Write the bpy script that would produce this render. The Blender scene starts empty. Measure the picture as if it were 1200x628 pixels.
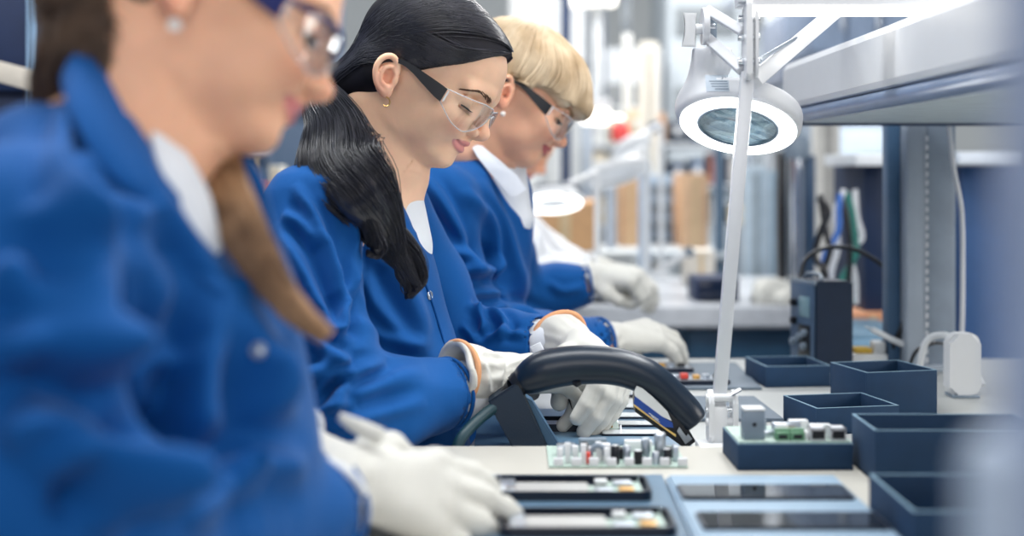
import bpy, bmesh, math, random
import numpy as np
from mathutils import Vector, Matrix, noise as mnoise
from mathutils.bvhtree import BVHTree
random.seed(7); RNG = np.random.RandomState(11)
SC = bpy.context.scene; COL = SC.collection
PI = math.pi
# ---------------------------------------------------------------- camera
F = 1650.0; CH = 1.10                       # focal length in px, eye height
def pt(px, py, d): return Vector(((px-600)/F*d, d, CH-(py-200)/F*d))
cam_d = bpy.data.cameras.new('camera'); cam = bpy.data.objects.new('camera', cam_d); COL.objects.link(cam)
cam.location = (0, 0, CH); cam.rotation_euler = (PI/2, 0, 0)
cam_d.sensor_width = 36; cam_d.lens = 36*F/1200; cam_d.shift_y = -114/1200; cam_d.clip_start = .05
cam_d.dof.use_dof = True; cam_d.dof.focus_distance = 1.76; cam_d.dof.aperture_fstop = 2.25
SC.camera = cam
SC.view_settings.view_transform = 'Standard'; SC.view_settings.look = 'None'
SC.view_settings.gamma = 1; SC.view_settings.use_curve_mapping = False; SC.view_settings.exposure = 0.0
# ---------------------------------------------------------------- materials
def lin(c):
    return tuple((x/255/12.92 if x/255 <= .04045 else ((x/255+.055)/1.055)**2.4) for x in c)
MATS = {}
def mat(name, rgb, rough=.5, metal=0, var=.06, vscale=30, bump=0, bscale=200, sheen=0, sss=0, coat=0, spec=.5, alpha=1, emit=0, trans=0, rgb2=None, ecol=None, stretch=None, ior=1.45):
    if name in MATS: return MATS[name]
    m = bpy.data.materials.new(name); m.use_nodes = True; nt = m.node_tree; N = nt.nodes; L = nt.links
    b = N['Principled BSDF']; c = lin(rgb)
    tc = N.new('ShaderNodeTexCoord'); nz = N.new('ShaderNodeTexNoise'); nz.inputs['Scale'].default_value = vscale
    nz.inputs['Detail'].default_value = 4
    src = tc.outputs['Object']
    if stretch:
        mp = N.new('ShaderNodeMapping'); mp.inputs['Scale'].default_value = stretch; L.new(src, mp.inputs['Vector']); src = mp.outputs['Vector']
    L.new(src, nz.inputs['Vector'])
    rp = N.new('ShaderNodeValToRGB')
    c2 = lin(rgb2) if rgb2 else tuple(min(1, x*(1+var)) for x in c); c1 = c if rgb2 else tuple(x*(1-var) for x in c)
    rp.color_ramp.elements[0].color = (*c1, 1); rp.color_ramp.elements[1].color = (*c2, 1)
    rp.color_ramp.elements[0].position = .35; rp.color_ramp.elements[1].position = .65
    L.new(nz.outputs['Fac'], rp.inputs['Fac']); L.new(rp.outputs['Color'], b.inputs['Base Color'])
    b.inputs['Roughness'].default_value = rough; b.inputs['Metallic'].default_value = metal
    b.inputs['Specular IOR Level'].default_value = spec; b.inputs['IOR'].default_value = ior
    if sheen: b.inputs['Sheen Weight'].default_value = sheen; b.inputs['Sheen Roughness'].default_value = .4
    if coat: b.inputs['Coat Weight'].default_value = coat; b.inputs['Coat Roughness'].default_value = .1
    if sss:
        b.inputs['Subsurface Weight'].default_value = sss; b.inputs['Subsurface Radius'].default_value = (1, .35, .2); b.inputs['Subsurface Scale'].default_value = .006
    if trans: b.inputs['Transmission Weight'].default_value = trans
    if emit: b.inputs['Emission Color'].default_value = (*(lin(ecol) if ecol else c), 1); b.inputs['Emission Strength'].default_value = emit
    if alpha < 1: b.inputs['Alpha'].default_value = alpha
    if bump:
        n2 = N.new('ShaderNodeTexNoise'); n2.inputs['Scale'].default_value = bscale; n2.inputs['Detail'].default_value = 3; L.new(tc.outputs['Object'], n2.inputs['Vector'])
        bp = N.new('ShaderNodeBump'); bp.inputs['Strength'].default_value = bump; bp.inputs['Distance'].default_value = .002
        L.new(n2.outputs['Fac'], bp.inputs['Height']); L.new(bp.outputs['Normal'], b.inputs['Normal'])
    MATS[name] = m; return m
def glassmat(name, tint=(245, 250, 252), rough=.02, ior=1.45, gl=1.0, base=.03):
    """thin clear sheet: fresnel mix of a see-through and a glossy layer"""
    if name in MATS: return MATS[name]
    m = bpy.data.materials.new(name); m.use_nodes = True; nt = m.node_tree; N = nt.nodes; L = nt.links
    N.remove(N['Principled BSDF']); out = N['Material Output']
    t = N.new('ShaderNodeBsdfTransparent'); t.inputs['Color'].default_value = (*lin(tint), 1)
    g = N.new('ShaderNodeBsdfGlossy'); g.inputs['Roughness'].default_value = rough
    lw = N.new('ShaderNodeLayerWeight'); lw.inputs['Blend'].default_value = .25
    ma = N.new('ShaderNodeMath'); ma.operation = 'MULTIPLY_ADD'; ma.inputs[1].default_value = gl*.75; ma.inputs[2].default_value = base
    L.new(lw.outputs['Fresnel'], ma.inputs[0]); ma.use_clamp = True
    mx = N.new('ShaderNodeMixShader'); L.new(ma.outputs[0], mx.inputs['Fac']); L.new(t.outputs[0], mx.inputs[1]); L.new(g.outputs[0], mx.inputs[2])
    L.new(mx.outputs[0], out.inputs['Surface']); MATS[name] = m; return m
def emitmat(name, rgb, s):
    if name in MATS: return MATS[name]
    m = bpy.data.materials.new(name); m.use_nodes = True; N = m.node_tree.nodes; b = N['Principled BSDF']
    b.inputs['Base Color'].default_value = (*lin(rgb), 1); b.inputs['Emission Color'].default_value = (*lin(rgb), 1); b.inputs['Emission Strength'].default_value = s
    MATS[name] = m; return m
# ---------------------------------------------------------------- objects
def thing(name, label, cat, loc=(0, 0, 0), rotz=0, group=None):
    o = bpy.data.objects.new(name, None); COL.objects.link(o); o.location = loc; o.rotation_euler = (0, 0, rotz)
    o.empty_display_size = .05; o['label'] = label; o['category'] = cat
    if group: o['group'] = group
    return o
def tag(o, label=None, cat=None, group=None, kind=None):
    if label: o['label'] = label
    if cat: o['category'] = cat
    if group: o['group'] = group
    if kind: o['kind'] = kind
    return o
def rootmat(o):
    M = Matrix.Identity(4)
    while o is not None: M = Matrix.Translation(o.location) @ o.rotation_euler.to_matrix().to_4x4() @ M; o = o.parent
    return M
def link(name, me, m, parent=None, world=False, smooth=True, angle=40):
    if m is not None and not me.materials:
        me.materials.append(m)
    if smooth:
        me.polygons.foreach_set('use_smooth', [True]*len(me.polygons))
        if angle < 180:
            try: me.set_sharp_from_angle(angle=math.radians(angle))
            except Exception: pass
    o = bpy.data.objects.new(name, me); COL.objects.link(o)
    if parent is not None:
        o.parent = parent
        if world: o.matrix_parent_inverse = Matrix.Identity(4); me.transform(rootmat(parent).inverted())
    return o
def npmesh(name, V, Q, m=None, parent=None, world=False, smooth=True, angle=180):
    me = bpy.data.meshes.new(name); V = np.asarray(V, np.float32); Q = np.asarray(Q, np.int32); k = Q.shape[1]
    me.vertices.add(len(V)); me.vertices.foreach_set('co', V.ravel())
    me.loops.add(Q.size); me.loops.foreach_set('vertex_index', Q.ravel())
    me.polygons.add(len(Q)); me.polygons.foreach_set('loop_start', np.arange(0, Q.size, k, dtype=np.int32)); me.polygons.foreach_set('loop_total', np.full(len(Q), k, np.int32))
    me.update(calc_edges=True); me.validate()
    return link(name, me, m, parent, world, smooth, angle)
def copy_tree(o, parent=None, loc=None, rotz=None, label=None):
    c = o.copy(); COL.objects.link(c)
    if parent is not None: c.parent = parent
    if loc is not None: c.location = loc
    if rotz is not None: c.rotation_euler = (0, 0, rotz)
    if label: c['label'] = label
    for ch in [x for x in bpy.data.objects if x.parent == o]: copy_tree(ch, c)
    return c
def crom(P, n=6):
    """smooth curve through points"""
    P = [np.array(p, float) for p in P]
    if len(P) < 3 or n <= 1: return P
    Q = [2*P[0]-P[1]]+P+[2*P[-1]-P[-2]]; out = []
    for i in range(1, len(Q)-2):
        for j in range(n):
            t = j/n; a, b, c, d = Q[i-1], Q[i], Q[i+1], Q[i+2]
            out.append(.5*((2*b)+(-a+c)*t+(2*a-5*b+4*c-d)*t*t+(-a+3*b-3*c+d)*t**3))
    out.append(P[-1]); return out
class B:
    def __init__(s): s.bm = bmesh.new()
    def _xf(s, vs, M): bmesh.ops.transform(s.bm, matrix=M, verts=vs)
    def box(s, c, size, rotz=0, bev=0, rot=None, seg=2):
        r = bmesh.ops.create_cube(s.bm, size=1); vs = r['verts']
        s._xf(vs, Matrix.Diagonal((*size, 1)))
        if bev:
            es = list({e for v in vs for e in v.link_edges})
            rr = bmesh.ops.bevel(s.bm, geom=es, offset=min(bev, min(size)*.49), segments=seg, affect='EDGES', profile=.5)
            vs = list({v for f in rr['faces'] for v in f.verts} | {v for v in vs if v.is_valid})
        R = (rot.to_4x4() if rot is not None else Matrix.Rotation(rotz, 4, 'Z'))
        s._xf(vs, Matrix.Translation(c) @ R); return s
    def ring_mesh(s, rings, closed=True, cap=True):
        R = [[s.bm.verts.new(p) for p in r] for r in rings]; n = len(R[0])
        for a, b in zip(R, R[1:]):
            for i in range(n if closed else n-1):
                j = (i+1) % n; s.bm.faces.new((a[i], a[j], b[j], b[i]))
        if cap and closed:
            s.bm.faces.new(R[0][::-1]); s.bm.faces.new(R[-1])
        return s
    def tube(s, pts, r, n=12, smooth=0, flat=1.0, up=None, cap=True):
        if smooth: 
            m0 = len(pts); pts = crom(pts, smooth)
            if hasattr(r, '__len__'): r = np.interp(np.linspace(0, m0-1, len(pts)), range(m0), r)
        pts = [Vector(p) for p in pts]; rs = r if hasattr(r, '__len__') else [r]*len(pts)
        ref = Vector(up) if up else None; rings = []
        t0 = (pts[1]-pts[0]).normalized(); u = ref if ref else (Vector((0, 0, 1)) if abs(t0.z) < .9 else Vector((1, 0, 0)))
        for i, p in enumerate(pts):
            t = (pts[min(i+1, len(pts)-1)]-pts[max(i-1, 0)]).normalized()
            a = t.cross(u).normalized(); b_ = a.cross(t).normalized(); u = b_
            rings.append([p+(a*math.cos(2*PI*k/n)+b_*math.sin(2*PI*k/n)*flat)*rs[i] for k in range(n)])
        return s.ring_mesh(rings, cap=cap)
    def cyl(s, p0, p1, r0, r1=None, n=24): return s.tube([p0, p1], [r0, r0 if r1 is None else r1], n)
    def lathe(s, prof, M=None, n=32, cap=True):
        M = M or Matrix.Identity(4)
        return s.ring_mesh([[M @ Vector((r*math.cos(2*PI*k/n), r*math.sin(2*PI*k/n), z)) for k in range(n)] for r, z in prof], cap=cap)
    def prism(s, poly, h, M=None, bev=0, seg=2):
        """2D polygon (x,y) extruded z 0..h"""
        M = M or Matrix.Identity(4); bm = s.bm
        a = [bm.verts.new(Vector((x, y, 0))) for x, y in poly]; b_ = [bm.verts.new(Vector((x, y, h))) for x, y in poly]; n = len(a)
        fs = [bm.faces.new(a[::-1]), bm.faces.new(b_)]+[bm.faces.new((a[i], a[(i+1) % n], b_[(i+1) % n], b_[i])) for i in range(n)]
        vs = a+b_
        if bev:
            rr = bmesh.ops.bevel(bm, geom=list({e for e in fs[0].edges} | {e for e in fs[1].edges}), offset=bev, segments=seg, affect='EDGES')
            vs = list({v for f in rr['faces'] for v in f.verts} | {v for v in vs if v.is_valid})
        s._xf(vs, M); return s
    def sheet(s, rows, th, off=None):
        """thick sheet through a grid of points"""
        R = [[Vector(p) for p in r] for r in rows]; m, n = len(R), len(R[0])
        def nrm(i, j):
            a = R[min(i+1, m-1)][j]-R[max(i-1, 0)][j]; b_ = R[i][min(j+1, n-1)]-R[i][max(j-1, 0)]
            v = a.cross(b_); return v.normalized() if v.length > 1e-12 else Vector((0, 0, 1))
        A = [[s.bm.verts.new(R[i][j]+nrm(i, j)*th/2) for j in range(n)] for i in range(m)]
        Z = [[s.bm.verts.new(R[i][j]-nrm(i, j)*th/2) for j in range(n)] for i in range(m)]
        f = s.bm.faces.new
        for i in range(m-1):
            for j in range(n-1):
                f((A[i][j], A[i+1][j], A[i+1][j+1], A[i][j+1])); f((Z[i][j], Z[i][j+1], Z[i+1][j+1], Z[i+1][j]))
        for i in range(m-1): f((A[i][0], Z[i][0], Z[i+1][0], A[i+1][0])); f((A[i][-1], A[i+1][-1], Z[i+1][-1], Z[i][-1]))
        for j in range(n-1): f((A[0][j], A[0][j+1], Z[0][j+1], Z[0][j])); f((A[-1][j], Z[-1][j], Z[-1][j+1], A[-1][j+1]))
        return s
    def done(s, name, m, parent=None, world=False, smooth=True, angle=35):
        bmesh.ops.recalc_face_normals(s.bm, faces=s.bm.faces); me = bpy.data.meshes.new(name); s.bm.to_mesh(me); s.bm.free()
        return link(name, me, m, parent, world, smooth, angle)
def frame_z(o, z, x=None):
    """matrix whose z axis points along z"""
    z = Vector(z).normalized(); x = Vector(x) if x is not None else (Vector((1, 0, 0)) if abs(z.x) < .9 else Vector((0, 1, 0)))
    y = z.cross(x).normalized(); x = y.cross(z).normalized()
    M = Matrix((x, y, z)).transposed().to_4x4(); M.translation = Vector(o); return M
# ---------------------------------------------------------------- sculpting field
def axis(lo, hi, fine_lo, fine_hi, hf, hc):
    a = list(np.arange(fine_lo, fine_hi, hf)); x = fine_lo; h = hf; L = []
    while x > lo: h = min(h*1.15, hc); x -= h; L.append(x)
    x = a[-1]; h = hf; R = []
    while x < hi: h = min(h*1.15, hc); x += h; R.append(x)
    return np.array(L[::-1]+a+R, np.float32)
class Field:
    def __init__(s, xs, ys, zs):
        s.ax = [np.asarray(a, np.float32) for a in (xs, ys, zs)]; s.F = np.full([len(a) for a in s.ax], .2, np.float32)
    @classmethod
    def uni(c, lo, hi, h): return c(*[np.arange(lo[i], hi[i], h) for i in range(3)])
    def sl(s, lo, hi): return tuple(slice(max(0, int(np.searchsorted(a, l))-1), int(np.searchsorted(a, h))+1) for a, l, h in zip(s.ax, lo, hi))
    def grid(s, sl): return (s.ax[0][sl[0]][:, None, None], s.ax[1][sl[1]][None, :, None], s.ax[2][sl[2]][None, None, :])
    def put(s, fn, lo, hi, k=.01, op='add'):
        sl = s.sl(lo, hi)
        if min(x.stop-x.start for x in sl) <= 0: return s
        G = s.F[sl]
        if G.size == 0: return s
        d = fn(*s.grid(sl))
        if op == 'add': h = np.clip(.5+.5*(G-d)/k, 0, 1); s.F[sl] = G*(1-h)+d*h-k*h*(1-h)
        else: h = np.clip(.5-.5*(G+d)/k, 0, 1); s.F[sl] = G*(1-h)-d*h+k*h*(1-h)     # subtract
        return s
    def cone(s, a, b, ra, rb, k=.01, op='add', flat=None):
        a = np.array(a, float); b = np.array(b, float); ab = b-a; L = float(ab@ab)+1e-12; m = k+.012
        def fn(X, Y, Z):
            h = np.clip(((X-a[0])*ab[0]+(Y-a[1])*ab[1]+(Z-a[2])*ab[2])/L, 0, 1)
            return np.sqrt((X-a[0]-h*ab[0])**2+(Y-a[1]-h*ab[1])**2+(Z-a[2]-h*ab[2])**2)-(ra+(rb-ra)*h)
        R = max(ra, rb)+m; return s.put(fn, np.minimum(a, b)-R, np.maximum(a, b)+R, k, op)
    def chain(s, P, R, k=.01, op='add'):
        for i in range(len(P)-1): s.cone(P[i], P[i+1], R[i], R[i+1], k, op)
        return s
    def ell(s, c, r, k=.01, op='add', rot=None):
        """ellipsoid; rot = 3x3 with local axes in the columns"""
        c = np.array(c, float); r = np.array(r, float); A = np.eye(3) if rot is None else np.array(rot)
        def fn(X, Y, Z):
            x, y, z = X-c[0], Y-c[1], Z-c[2]
            l = [(x*A[0, i]+y*A[1, i]+z*A[2, i]) for i in range(3)]
            k0 = np.sqrt(sum((l[i]/r[i])**2 for i in range(3))); k1 = np.sqrt(sum((l[i]/r[i]**2)**2 for i in range(3)))+1e-9
            return k0*(k0-1)/k1
        R = max(r)+k+.012; return s.put(fn, c-R, c+R, k, op)
    def twin(s): t = Field.__new__(Field); t.ax = s.ax; t.F = np.full_like(s.F, .2); return t
    def union(s, t, k):
        h = np.clip(.5+.5*(s.F-t.F)/k, 0, 1); s.F = s.F*(1-h)+t.F*h-k*h*(1-h); return s
    def sleeve(s, P, R, k=.022, ku=.007):
        """a sleeve with an open flat end, joined to the garment"""
        t = s.twin(); t.chain(P, R, k); e = np.array(P[-1], float); d = e-np.array(P[-2], float); d /= np.linalg.norm(d)
        def cut1(X, Y, Z): return -((X-e[0])*d[0]+(Y-e[1])*d[1]+(Z-e[2])*d[2])
        t.put(cut1, e-.09, e+.09, .002, 'sub'); t.cone(e-d*.02, e+d*.09, R[-1]-.004, R[-1]*1.4, .003, 'sub'); return s.union(t, ku)
    def mesh(s, off=0.0):
        """surface nets"""
        Fv = s.F-off; S = Fv < 0; nx, ny, nz = Fv.shape
        c = np.zeros((nx-1, ny-1, nz-1), np.int8)
        for i in (0, 1):
            for j in (0, 1):
                for k in (0, 1): c += S[i:nx-1+i, j:ny-1+j, k:nz-1+k]
        act = (c > 0) & (c < 8); I, J, K = np.nonzero(act); idx = np.full(act.shape, -1, np.int32); idx[I, J, K] = np.arange(len(I))
        P = np.zeros((len(I), 3)); W = np.zeros(len(I)); xs, ys, zs = s.ax
        cor = [(0, 0, 0), (1, 0, 0), (0, 1, 0), (1, 1, 0), (0, 0, 1), (1, 0, 1), (0, 1, 1), (1, 1, 1)]
        for a in range(8):
            for ax_ in range(3):
                if cor[a][ax_]: continue
                b_ = list(cor[a]); b_[ax_] = 1
                fa = Fv[I+cor[a][0], J+cor[a][1], K+cor[a][2]]; fb = Fv[I+b_[0], J+b_[1], K+b_[2]]
                m = (fa < 0) != (fb < 0); t = np.where(m, fa/np.where(m, fa-fb, 1), 0)
                pa = np.stack([xs[I+cor[a][0]], ys[J+cor[a][1]], zs[K+cor[a][2]]], 1); pb = np.stack([xs[I+b_[0]], ys[J+b_[1]], zs[K+b_[2]]], 1)
                P += np.where(m[:, None], pa+(pb-pa)*t[:, None], 0); W += m
        P /= W[:, None]; Q = []
        for ax_ in range(3):
            sl0 = [slice(None)]*3; sl1 = [slice(None)]*3; sl0[ax_] = slice(0, -1); sl1[ax_] = slice(1, None)
            A = S[tuple(sl0)]; Bv = S[tuple(sl1)]; ch = A != Bv
            o1, o2 = (ax_+1) % 3, (ax_+2) % 3
            e = np.array(np.nonzero(ch)).T; e = e[(e[:, o1] > 0) & (e[:, o2] > 0) & (e[:, o1] < Fv.shape[o1]-1) & (e[:, o2] < Fv.shape[o2]-1)]
            ins = A[e[:, 0], e[:, 1], e[:, 2]]; q = []
            for d1, d2 in ((1, 1), (0, 1), (0, 0), (1, 0)):
                c_ = e.copy(); c_[:, o1] -= d1; c_[:, o2] -= d2; q.append(idx[c_[:, 0], c_[:, 1], c_[:, 2]])
            q = np.stack(q, 1); q[~ins] = q[~ins][:, ::-1]; Q.append(q)
        Q = np.concatenate(Q); Q = Q[(Q >= 0).all(1)]
        return P, Q
def main_piece(V, Q):
    """largest connected piece only"""
    L = np.arange(len(V))
    while True:
        m = L[Q].min(1); L2 = L.copy()
        for i in range(4): np.minimum.at(L2, Q[:, i], m)
        L2 = L2[L2]
        if (L2 == L).all(): break
        L = L2
    k = np.bincount(L).argmax(); keep = L == k; idx = np.cumsum(keep)-1; Q = Q[keep[Q].all(1)]; return V[keep], idx[Q]
def vnormals(V, Q):
    n = np.cross(V[Q[:, 2]]-V[Q[:, 0]], V[Q[:, 3]]-V[Q[:, 1]]); N = np.zeros_like(V)
    for i in range(4): np.add.at(N, Q[:, i], n)
    return N/(np.linalg.norm(N, axis=1)[:, None]+1e-12)
def relax(V, Q, it=2, w=.5):
    for _ in range(it):
        A = np.zeros_like(V); C = np.zeros(len(V))
        for i in range(4):
            j = (i+1) % 4; np.add.at(A, Q[:, i], V[Q[:, j]]); np.add.at(A, Q[:, j], V[Q[:, i]]); np.add.at(C, Q[:, i], 1); np.add.at(C, Q[:, j], 1)
        V = V*(1-w)+w*A/np.maximum(C, 1)[:, None]
    return V
def folds(V, Q, strokes, amp=1.7):
    """cloth folds: ridges along polylines lying on the near side of a garment; stroke = (pts px, depth, width m, height m)"""
    N = vnormals(V, Q); wf = np.clip(-N[:, 1]*1.5+.35, 0, 1); D = np.zeros(len(V))
    for pts, d, w, h in strokes:
        P = np.array([pt(x, y, d) for x, y in pts])[:, [0, 2]]; P = np.array(crom(P, 5)); S = V[:, [0, 2]]*(d/V[:, 1:2])*np.array([1, 1])
        S[:, 1] = CH+(V[:, 2]-CH)*d/V[:, 1]
        best = np.full(len(V), 1e9); sg = np.zeros(len(V)); tt = np.zeros(len(V)); n = len(P)-1
        near = (S[:, 0] > P[:, 0].min()-4*w) & (S[:, 0] < P[:, 0].max()+4*w) & (S[:, 1] > P[:, 1].min()-4*w) & (S[:, 1] < P[:, 1].max()+4*w)
        ii = np.nonzero(near)[0]; s2 = S[ii]; bb = best[ii]; ss = sg[ii]; t2 = tt[ii]
        for i in range(n):
            a, b_ = P[i], P[i+1]; ab = b_-a; h_ = np.clip(((s2-a)@ab)/(ab@ab+1e-12), 0, 1); r = s2-a-h_[:, None]*ab; dd = np.hypot(r[:, 0], r[:, 1])
            m = dd < bb; bb[m] = dd[m]; ss[m] = np.sign(ab[0]*r[m, 1]-ab[1]*r[m, 0]); t2[m] = (i+h_[m])/n
        x = bb*ss/w; env = np.clip(np.minimum(t2, 1-t2)*4, 0, 1)**.7 
        D[ii] += h*env*(np.exp(-x*x)-.55*np.exp(-(x-1.6)**2)-.2*np.exp(-(x+1.8)**2))
    return V+N*(D*wf*amp)[:, None]
def wobble(V, Q, amp=.002, sc=12, seed=0, aniso=(1, 1, 1)):
    N = vnormals(V, Q); r = np.random.RandomState(seed); D = np.zeros(len(V)); P = V*np.array(aniso)*sc
    W = np.stack([np.sin(P@r.randn(3)+r.rand()*6) for _ in range(3)], 1)
    for o in range(4):
        D += np.sin((P*(1.6**o)+W*1.1)@r.randn(3)+r.rand()*6)/(1.35**o)
    return V+N*(D*amp/2)[:, None]
def crease(V, Q, amp=.0016, sc=16, seed=0, aniso=(1, 1, .55)):
    """fine sharp-edged wrinkles"""
    N = vnormals(V, Q); r = np.random.RandomState(seed); P = V*np.array(aniso)*sc; W = np.stack([np.sin(P@r.randn(3)+r.rand()*6) for _ in range(3)], 1); D = np.zeros(len(V))
    for o in range(3):
        q = (P*(1.7**o)+W*1.6)@r.randn(3)+r.rand()*6; m = .5+.5*np.sin((P*.6+W)@r.randn(3)+r.rand()*6); D += (1-2*np.abs(np.sin(q)))*m/(1.5**o)
    return V+N*(D*amp/1.6)[:, None]
def bvh_of(V, Q): return BVHTree.FromPolygons([tuple(v) for v in V], [tuple(int(i) for i in q) for q in Q])
def drape(bv, rows, off, dflt):
    """points given on the photo laid on a surface, raised by off"""
    out = []; o = Vector((0, 0, CH))
    for r in rows:
        R = []
        for x, y in r:
            d = (pt(x, y, 1)-o).normalized(); h = bv.ray_cast(o, d)
            p = h[0]+(-d)*off if h[0] is not None else None
            R.append(p)
        out.append(R)
    for i, r in enumerate(out):
        good = [p.y for p in r if p is not None]
        for j, p in enumerate(r):
            if p is None: r[j] = pt(rows[i][j][0], rows[i][j][1], (good[-1] if good else dflt))
    return out
def grid_between(a, b, n, m=6):
    a = crom([(x, y, 0) for x, y in a], m); b = crom([(x, y, 0) for x, y in b], m)
    return [[((1-t)*p[0]+t*q[0], (1-t)*p[1]+t*q[1]) for t in np.linspace(0, 1, n)] for p, q in zip(a, b)]
def ribbons(name, paths, radii, m, parent, sides=3):
    """many fine strands as one mesh; paths (S,T,3), radii (S,T) or scalar"""
    P = np.asarray(paths, float); S, T, _ = P.shape; R = np.broadcast_to(radii, (S, T))
    t = np.gradient(P, axis=1); t /= np.linalg.norm(t, axis=2, keepdims=True)+1e-12
    ref = np.array([.2, -1, .15]); a = np.cross(t, ref); a /= np.linalg.norm(a, axis=2, keepdims=True)+1e-9; b = np.cross(t, a)
    V = np.stack([P+(a*math.cos(2*PI*k/sides)+b*math.sin(2*PI*k/sides))*R[:, :, None] for k in range(sides)], 2)   # S,T,k,3
    base = np.arange(S*T*sides).reshape(S, T, sides); Q = []
    for k in range(sides):
        j = (k+1) % sides; Q.append(np.stack([base[:, :-1, k], base[:, :-1, j], base[:, 1:, j], base[:, 1:, k]], -1).reshape(-1, 4))
    return npmesh(name, V.reshape(-1, 3), np.concatenate(Q), m, parent, True)
# ---------------------------------------------------------------- heads
_HZ = [-.068, -.0607, -.054, -.047, -.042, -.037, -.0277, -.0202, -.0144, -.0105, 0, .010, .0245, .0377, .0534, .0666, .084, .097, .106, .115, .123, .129, .1325]
_XF = [.066, .0885, .0955, .0975, .0965, .0960, .0965, .0975, .0980, .0980, .0965, .0955, .0950, .0955, .1010, .1000, .0955, .0880, .0790, .0650, .0460, .0260, .008]
_XB = [.045, .026, .008, -.006, -.018, -.027, -.042, -.054, -.061, -.065, -.073, -.080, -.086, -.090, -.092, -.0915, -.087, -.079, -.070, -.057, -.041, -.024, -.008]
_W = [.012, .024, .0330, .0395, .0430, .0455, .0500, .0530, .0555, .0570, .0610, .0645, .0675, .0695, .0715, .0725, .0705, .0650, .0580, .0480, .0350, .0210, .007]
_XC = [.058, .052, .040, .028, .020, .015, .010, .010, .010, .010, .010, .008, .002, -.002, -.005, -.007, -.008, -.008, -.006, -.004, .0, .0, .0]
_zt = np.linspace(_HZ[0], _HZ[-1], 160)
def _smooth(a):
    v = np.interp(_zt, _HZ, a); k = np.ones(7)/7
    vp = np.concatenate([[v[0]]*3, v, [v[-1]]*3]); s = np.convolve(vp, k, 'valid'); s[:3] = v[:3]; s[-6:] = v[-6:]; return s
_TXF, _TXB, _TW, _TXC = map(_smooth, (_XF, _XB, _W, _XC))
def headG(x, y, z):
    """implicit skull + jaw, about metres"""
    sh = np.broadcast_shapes(np.shape(x), np.shape(y), np.shape(z)); z = np.broadcast_to(z, sh)
    xf, xb, w, xc = (np.interp(z, _zt, t) for t in (_TXF, _TXB, _TW, _TXC))
    fr = x >= xc; lx = np.where(fr, xf-xc, xc-xb); u = np.abs(x-xc)/np.maximum(lx, .004)
    # the front of the face is a little flatter than an ellipse
    n = 2.0; v = np.abs(y)/w
    u = np.where(fr & (z < .02), u**np.interp(z, [-.05, -.03, .0, .02], [1, .80, .86, 1]), u); g = (u**n+v**(2.15))**(1/n)
    d = (g-1)*np.minimum(np.minimum(w, lx), .05)
    cap = np.maximum(z-_HZ[-1], _HZ[0]-z); return np.where(cap > 0, np.maximum(d, cap), d)
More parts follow.
